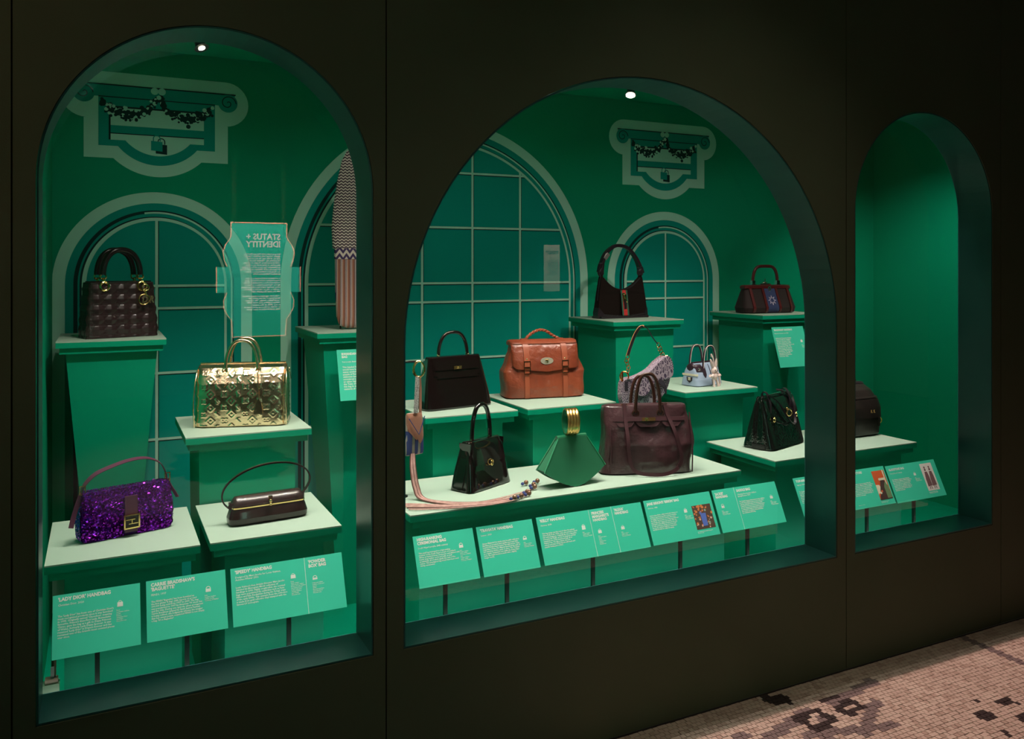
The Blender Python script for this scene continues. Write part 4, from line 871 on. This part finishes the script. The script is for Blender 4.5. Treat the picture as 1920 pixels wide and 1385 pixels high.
# ---- 13 monogram saddle bag
m = D.materials.new('monogram_canvas'); m.use_nodes = True; nt = m.node_tree; b = nt.nodes['Principled BSDF']; b.inputs['Roughness'].default_value = .8
tc = nt.nodes.new('ShaderNodeTexCoord'); mp = nt.nodes.new('ShaderNodeMapping'); mp.inputs['Rotation'].default_value = (0, -.5, 0); mp.inputs['Scale'].default_value = (1, 1, .55); nt.links.new(tc.outputs['Object'], mp.inputs[0])
vo = nt.nodes.new('ShaderNodeTexVoronoi'); vo.feature = 'DISTANCE_TO_EDGE'; vo.inputs['Scale'].default_value = 85; vo.inputs['Randomness'].default_value = .75; nt.links.new(mp.outputs[0], vo.inputs[0])
rp = nt.nodes.new('ShaderNodeValToRGB'); rp.color_ramp.interpolation = 'CONSTANT'; rp.color_ramp.elements[0].color = (.42, .33, .40, 1); rp.color_ramp.elements[1].position = .10; rp.color_ramp.elements[1].color = (.07, .045, .09, 1)
q_ = rp.color_ramp.elements.new(.24); q_.color = (.42, .33, .40, 1)
nt.links.new(vo.outputs[0], rp.inputs[0]); nt.links.new(rp.outputs[0], b.inputs['Base Color']); MONO = m
r = root('saddle_bag', (2.005, .60, .9195), -8, 'grey monogram canvas saddle shaped bag standing behind the plum tote', 'handbag')
def rect(x0, z0, x1, z1): return [(x0, z0), (x1, z0), (x1, z1), (x0, z1)]
bo = smoothpath([(-.105, 0, .02), (-.06, 0, .001), (-.01, 0, .004), (.045, 0, .03), (.088, 0, .075), (.108, 0, .130), (.106, 0, .185), (.088, 0, .212), (.050, 0, .190), (.01, 0, .155), (-.045, 0, .132), (-.085, 0, .126), (-.108, 0, .112), (-.114, 0, .06), (-.105, 0, .02)], 4)[:-1]
def sy(x, z_, t): return (x, (t - .5) * .052 * (1 - .5 * ((x) / .13) ** 4), z_)
fill('body', [[(p.x, p.z) for p in bo]], 1, MONO, r, lambda x, y, z: sy(x, y, z))
fp = smoothpath([(-.085, 0, .128), (-.045, 0, .134), (.01, 0, .157), (.05, 0, .192), (.088, 0, .214), (.108, 0, .190), (.112, 0, .150), (.104, 0, .128), (.06, 0, .118), (.03, 0, .110), (.012, 0, .088), (-.008, 0, .062), (-.030, 0, .056), (-.052, 0, .066), (-.072, 0, .095), (-.085, 0, .128)], 4)[:-1]
fill('flap', [[(p.x, p.z) for p in fp]], .005, MONO, r, lambda x, y, z: (x, -.031 - z, y))
NV = mat('navy_strap', (.025, .020, .032), .6); OR = mat('tan_edge', (.40, .17, .07), .5)
sp_ = smoothpath([(-.078, 0, .218), (-.062, 0, .262), (-.040, 0, .310), (-.015, 0, .336), (.012, 0, .326), (.034, 0, .292), (.058, 0, .262)], 6)
M().strap(sp_, .018, .003, [Vector((1, .55, 0)) if i < 20 else Vector((.35, 1, 0)) for i in range(len(sp_))]).obj('shoulder_strap', NV, r)
M().strap([p + Vector((0, -.0004, 0)) for p in sp_[:22]], .0205, .0022, Vector((1, .55, 0))).obj('strap_edging', OR, r)
ch = M()
for k in range(5): ch.torus((-.080 - .004 * math.sin(k * 1.5), -.004, .212 - k * .014), .009 - .0006 * k, .0018, (0, 1, .2) if k % 2 else (1, .4, 0), 14, 6, rz=1.2)
ch.obj('strap_chain', GOLD, r)
ch = M()
for k in range(5): ch.torus((.062 + .006 * k, -.002, .256 - k * .013), .009, .0018, (0, 1, .2) if k % 2 else (1, .4, 0), 14, 6, rz=1.2)
ch.obj('strap_chain', GOLD, r)
M().torus((-.098, -.012, .135), .017, .0032, (.5, 1, 0), 20, 8, rz=1.15).box((-.108, -.014, .136), (.005, .006, .040)).obj('letter_ring', mat('copper_gold', (.85, .38, .12), .25, 1), r)
M().torus((.094, -.010, .196), .014, .0026, (.6, 1, 0), 20, 8, rz=1.2).ball((.106, -.010, .190), .004).obj('letter_ring', GOLD, r)
M().box((-.100, -.034, .098), (.013, .005, .040)).obj('side_tab', NV, r, 0); M().strap(smoothpath([(.045, -.036, .118), (.07, -.040, .09), (.076, -.040, .06)], 5), [.018, .018, .017, .016, .016, .014, .012, .010, .008, .006, .005], .004, (1, 0, .3)).obj('flap_tongue', NV, r)
# ---- 14 tiny pale blue bag with bunny charm
r = place('tiny_duffel_bag', (2.381, .728), 12, .182, .105, .963, 'tiny pale blue top handle bag with navy trim and a pink rabbit charm')
PB = mat('pale_blue_leather', (.36, .44, .60), .45, coat=.1, bump=('noise', 160, .15, .001)); NVL = mat('navy_brown_leather', (.035, .018, .028), .3, coat=.3); CRM = mat('cream_leather', (.72, .66, .50), .5); PKW = mat('pink_white_edge', (.80, .66, .64), .5)
bd = Body([(0, .172, .098), (.004, .182, .108), (.03, .180, .100), (.07, .168, .075), (.092, .158, .055), (.100, .150, .035)], 6, 80, 20)
bd.build('body', PB, r)
bd.band('top_panel', -.078, -.040, .066, .098, .002, NVL, r, .0005, 8, 5); 
for sx in (-1, 1): M().ball((sx * .074, 0, .072), .030, 12, (.35, 1, 1)).obj('end_cap', NVL, r)
M().strap([(-.087, .038, .052), (-.0885, 0, .052), (-.087, -.036, .052), (-.079, -.044, .052)], .009, .003, (0, 0, 1)).obj('cream_band', CRM, r)
M().prism([(-.016, .030), (.016, .030), (.014, .014), (0, .004), (-.014, .014)], 0, .003, lambda a, b, t: (-.0895 - t, a - .005, b + .012)).obj('shield_badge', NVL, r, 0)
bf = M()
for k in range(4): bf.ball((-.0935, -.005 + .005 * math.cos(PI / 4 + k * PI / 2), .034 + .005 * math.sin(PI / 4 + k * PI / 2)), .0036, 8, (.3, 1, 1))
bf.obj('badge_flower', CRM, r)
M().ball((-.060, bd.front(-.06, .075) - .002, .076), .010, 12, (1, .25, .8)).obj('stud', SILVER, r)
for y, dx in ((-.034, .012), (.030, -.004)):
    hp = [(dx - .044 * math.copysign(abs(math.cos(t)) ** .7, math.cos(t)), y, .078 + .100 * math.sin(t)) for t in [PI * i / 24 for i in range(25)]]
    M().tube(hp, .0048, 8).obj('handle', NVL, r)
    M().tube([(x, yy - .0042, z_ + .0022) for x, yy, z_ in hp], .0015, 6).obj('handle_edging', PKW, r)
for sx in (-.032, .052):
    bd.band('handle_tab', sx - .010, sx + .010, lambda x, s=sx: .038 + abs(x - s) * 1.2, .088, .0025, NVL, r, .001, 8, 6)
bd.band('seam_strip', .008, .011, .004, .095, .0015, NVL, r, .0005, 2, 6)
M().tube([(-.07, 0, .101), (.07, 0, .101)], .006, 8).obj('zip_ridge', NVL, r)
PK = mat('pink_plush', (.78, .58, .55), .85, bump=('noise', 300, .4, .002), sheen=.3)
rb = root('rabbit_charm', (2.462, .716, 1.006), 10, 'small pale pink fabric rabbit charm hanging from the tiny blue bag', 'charm')
M().ball((0, 0, .030), .017, 12, (1, .8, .95)).obj('head', PK, rb); M().ball((.002, 0, .004), .017, 12, (1, .75, 1.1)).obj('torso', PK, rb)
for sx in (-1, 1):
    M().tube([(sx * .008, 0, .042), (sx * .014 - .004, -.002, .062), (sx * .020 - .008, -.003, .082)], [.006, .007, .003], 8).obj('ear', PK, rb)
    M().tube([(sx * .012, -.004, .010), (sx * .024 - .002, -.008, .004), (sx * .034 - .004, -.010, .010)], [.006, .006, .007], 8).obj('arm', PK, rb)
    M().tube([(sx * .008 + .004, 0, -.006), (sx * .012 + .006, -.004, -.024), (sx * .014 + .008, -.006, -.042)], [.006, .005, .006], 8).obj('leg', PK, rb)
    M().ball((sx * .007, -.0135, .033), .0018, 6).obj('eye', BLACK, rb)
M().ball((0, -.015, .027), .002, 6).obj('nose', NVL, rb)
M().strap(smoothpath([(.0, 0, .045), (-.010, -.004, .08), (-.020, 0, .105), (-.010, .008, .09)], 5), .006, .002, (1, 0, 0)).obj('hanging_strap', PKW, rb)
for k in range(3): M().tube(smoothpath([(.012, .006, .03), (.030 + k * .003, .004, .012), (.036 + k * .003, 0, -.03), (.030 + k * .003, 0, -.044)], 5), .0024, 6).obj('tassel_strand', PK, rb)
# ---- 15 burgundy frame bag
r = root('burgundy_frame_bag', (3.245, 1.235, 1.250), -4, 'burgundy velvet frame bag with a star on its navy centre panel and silver fittings', 'handbag')
VB = mat('burgundy_velvet', (.012, .002, .002), .8, sheen=.03); BL_ = mat('burgundy_leather', (.085, .010, .011), .28, coat=.3); NVV = mat('navy_velvet', (.022, .035, .11), .8, bump=('noise', 80, .5, .002))
bd = Body([(0, .300, .10), (.006, .335, .13), (.03, .345, .14), (.08, .322, .10), (.125, .298, .062), (.138, .290, .05)], 4.5, 90, 26)
bd.build('body', VB, r)
Body([(.128, .300, .056), (.134, .306, .064), (.146, .304, .060), (.152, .292, .044)], 7, 72).build('frame', BL_, r)
bd.band('centre_panel', -.036, .036, .002, .132, .003, NVV, r, .001, 12, 12)
for sx in (-.122, -.044, .044, .122): bd.band('leather_rib', sx - .007, sx + .007, .003, .134, .006, BL_, r, .001, 5, 14)
st = [((.026 if k % 2 == 0 else .012) * math.sin(2 * PI * k / 16), .070 + (.026 if k % 2 == 0 else .012) * math.cos(2 * PI * k / 16)) for k in range(16)]
st2 = [(x * .8, .070 + (z_ - .070) * .8) for x, z_ in st]
fill('star_emblem', [st, st2], .002, mat('star_silver', (.6, .5, .62), .4), r, lambda x, y, z: (x, bd.front(x, y, .004 + z), y))
handle(r, r, BL_, .082, .165, .253, 0, .0085, pw=.45)
for sx in (-1, 1): M().box((sx * .082, 0, .164), (.020, .020, .022)).box((sx * .082, 0, .153), (.030, .024, .004)).obj('handle_mount', SILVER, r, 0)
M().tube([(-.034, 0, .155), (.034, 0, .155)], .006, 10).ball((0, 0, .165), .006, 10, (3, 1, .8)).tube([(0, 0, .165), (0, 0, .185)], .003, 8).torus((0, -.036, .132), .007, .003, (0, 1, 0), rz=1.7).obj('clasp', SILVER, r)
# ---- 16 crocodile handbag
r = place('crocodile_handbag', (2.485, .375), 18, .295, .15, .735, 'glossy black crocodile handbag with two drooping strap handles, at the right jamb')
CR = mat('black_crocodile', (.007, .008, .007), .07, coat=1, bump=('voronoi', 75, .22, .003)); SLK = mat('black_gusset', (.010, .007, .009), .25, bump=('voronoi', 120, .5, .002))
bd = Body([(0, .286, .140), (.006, .294, .150), (.08, .286, .112), (.16, .270, .066), (.200, .262, .040), (.206, .258, .03)], 8, 100, 26, lambda x, z, y: -.004 * math.exp(-(y / .012) ** 2) * (abs(x) > .1))
bd.build('body', CR, r)
fb = Body([(0, .30, .152), (.08, .29, .116), (.16, .272, .070), (.206, .262, .036), (.212, .26, .02)], 8, 80)
fb.band('flap', -.126, .126, lambda x: .100 + .035 * min(1, abs(x) / .1) ** 2, .208, .004, CR, r, .001, 30, 10)
M().tube([(-.128, 0, .208), (.128, 0, .208)], .013, 12).obj('top_roll', CR, r)
for sx in (-.085, .085):
    q = smoothpath([(sx - .018, -.040, .150), (sx - .014, -.038, .185), (sx - .004, -.018, .226), (sx + .006, .006, .232), (sx + .012, .022, .205)], 6)
    M().strap(q, .011, .004, (1, 0, 0)).obj('strap_handle', BKL, r)
q = smoothpath([(-.10, -.028, .226), (-.045, -.045, .190), (-.01, -.062, .135), (.025, -.070, .100), (.058, -.068, .098), (.078, -.052, .14), (.080, -.034, .19), (.05, -.02, .226), (.02, 0, .234)], 7)
M().strap(q, .010, .004, (.2, 1, .4)).obj('drooping_strap', BKL, r)
M().torus((.030, fb.front(.03, .135) - .012, .140), .014, .0035, (.3, 1, .1)).ball((.022, fb.front(.03, .15) - .010, .157), .006).obj('ring_clasp', GOLD, r)
for sx in (-.09, .10): M().torus((sx, fb.front(sx, .125) - .006, .122), .008, .0025).ball((sx, fb.front(sx, .125) - .006, .131), .004).obj('strap_ring', GOLD, r)
M().box((-.1475, -.010, .014), (.006, .060, .02)).obj('gusset_fold', SLK, r)
# ---- 17 doctor bag
r = root('doctor_bag', (3.042, .52, .735), 0, 'old black leather doctor bag with worn gold initials, cut off by the second pier', 'handbag')
DK = mat('old_black_leather', (.016, .010, .010), .42, bump=('noise', 40, .35, .003), coat=.15, var=(12, (.012, .008, .008), (.030, .020, .018)))
bd = Body([(0, .290, .170), (.01, .304, .190), (.06, .312, .196), (.13, .312, .190), (.17, .292, .165), (.205, .262, .120), (.225, .226, .07), (.232, .214, .04)], 6, 90, 30)
bd.build('body', DK, r)
bd.band('front_flap', -.153, .153, .085, .168, .005, DK, r, .002, 40, 8)
bd.band('upper_fold', -.135, .135, lambda x: .172, lambda x: .178, .006, DK, r, .002, 24, 2)
Body([(.222, .226, .05), (.230, .230, .054), (.238, .222, .04)], 7, 60).build('frame', BKL, r)
handle(r, r, DK, .060, .240, .286, 0, .008, pw=.6)
for sx in (-1, 1): M().ball((sx * .066, 0, .244), .011, 10, (1.4, 1, 1)).obj('handle_mount', BKL, r)
text('gold_initials', 'R. E.', .020, (.060, bd.front(.08, .118) - .010, .108), r, mat('gold_foil', (.80, .48, .16), .5), (PI / 2, 0, 0), sx=.8, ext=.0004)
M().torus((.126, bd.front(.126, .06) - .006, .070), .008, .002, (.2, 1, 0), rz=1.4).obj('strap_buckle', mat('yellow_brass', (.75, .62, .10), .3, .8), r)
M().strap([(.118, bd.front(.118, .08) - .007, .085), (.120, bd.front(.12, .04) - .005, .045)], .012, .003, (1, 0, 0)).obj('flap_strap', DK, r)

# ---- small fittings on the case floor
bx = root('small_socket_box', (-.118, .235, FZ), 0, 'small pale box with an upright strip in the bottom left corner of the case', 'box')
M().box((0, 0, .16), (.040, .03, .32)).obj('box_body', mat('pale_green_plastic', (.25, .42, .28), .5), bx, 0)
M().box((.002, .0, .325), (.030, .024, .012)).obj('lid', mat('pink_plastic', (.40, .30, .24), .5), bx, 0); M().box((.004, -.004, .345), (.008, .006, .032)).obj('clip', mat('grey_plastic', (.3, .34, .32), .4), bx, 0)
M().tube([(.006, .006, .33), (.008, .01, .44)], .006, 8).obj('cable', mat('brown_cable', (.08, .06, .02), .6), bx)

# ------------------------------------------------------------ pieces that belong to a part hang under that part
SUB = {'handle_ring': 'handle', 'handle_mount': 'handle', 'handle_collar': 'handle', 'handle_edging': 'handle', 'eyelet': 'handle_ring_', 'buckle_inlay': 'buckle', 'turnlock': 'turnlock_plate',
       'lamp': 'housing', 'top_sheet': 'slab', 'star_emblem': 'centre_panel', 'badge_flower': 'shield_badge', 'charm_letters': 'charm_ring', 'turn_ring': 'lock_plate', 'lock_emblem': 'lock_plate',
       'bangle_lining': 'bangle', 'strap_buckle': 'strap', 'bag_icon_handle': 'bag_icon', 'poster_patch': 'printed_poster', 'poster_face': 'printed_poster', 'photo_patch': 'printed_photo',
       'engraved_figure': 'printed_engraving', 'flap_lip': 'flap', 'flap_top': 'flap', 'lobe_edge': 'flap_lobe', 'strap_edging': 'shoulder_strap', 'flap_point': 'flap', 'flap_edging': 'flap', 'eye': 'head', 'nose': 'head', 'ear': 'head', 'handle_tab': 'handle'}
for rt in [o for o in D.objects if o.parent is None]:
    kids = list(rt.children)
    for ch_ in kids:
        base = ch_.name.split('.')[0]; want = SUB.get(base)
        if not want: continue
        cand = [k for k in kids if k.name.split('.')[0] == want]
        if not cand: continue
        if len(cand) > 1 and ch_.type == 'MESH':
            cc = sum((Vector(b_) for b_ in ch_.bound_box), Vector()) / 8
            cand.sort(key=lambda k: ((sum((Vector(b_) for b_ in k.bound_box), Vector()) / 8) - cc).length)
        pr_ = cand[0]; ch_.parent = pr_; ch_.matrix_parent_inverse = pr_.matrix_basis.inverted()
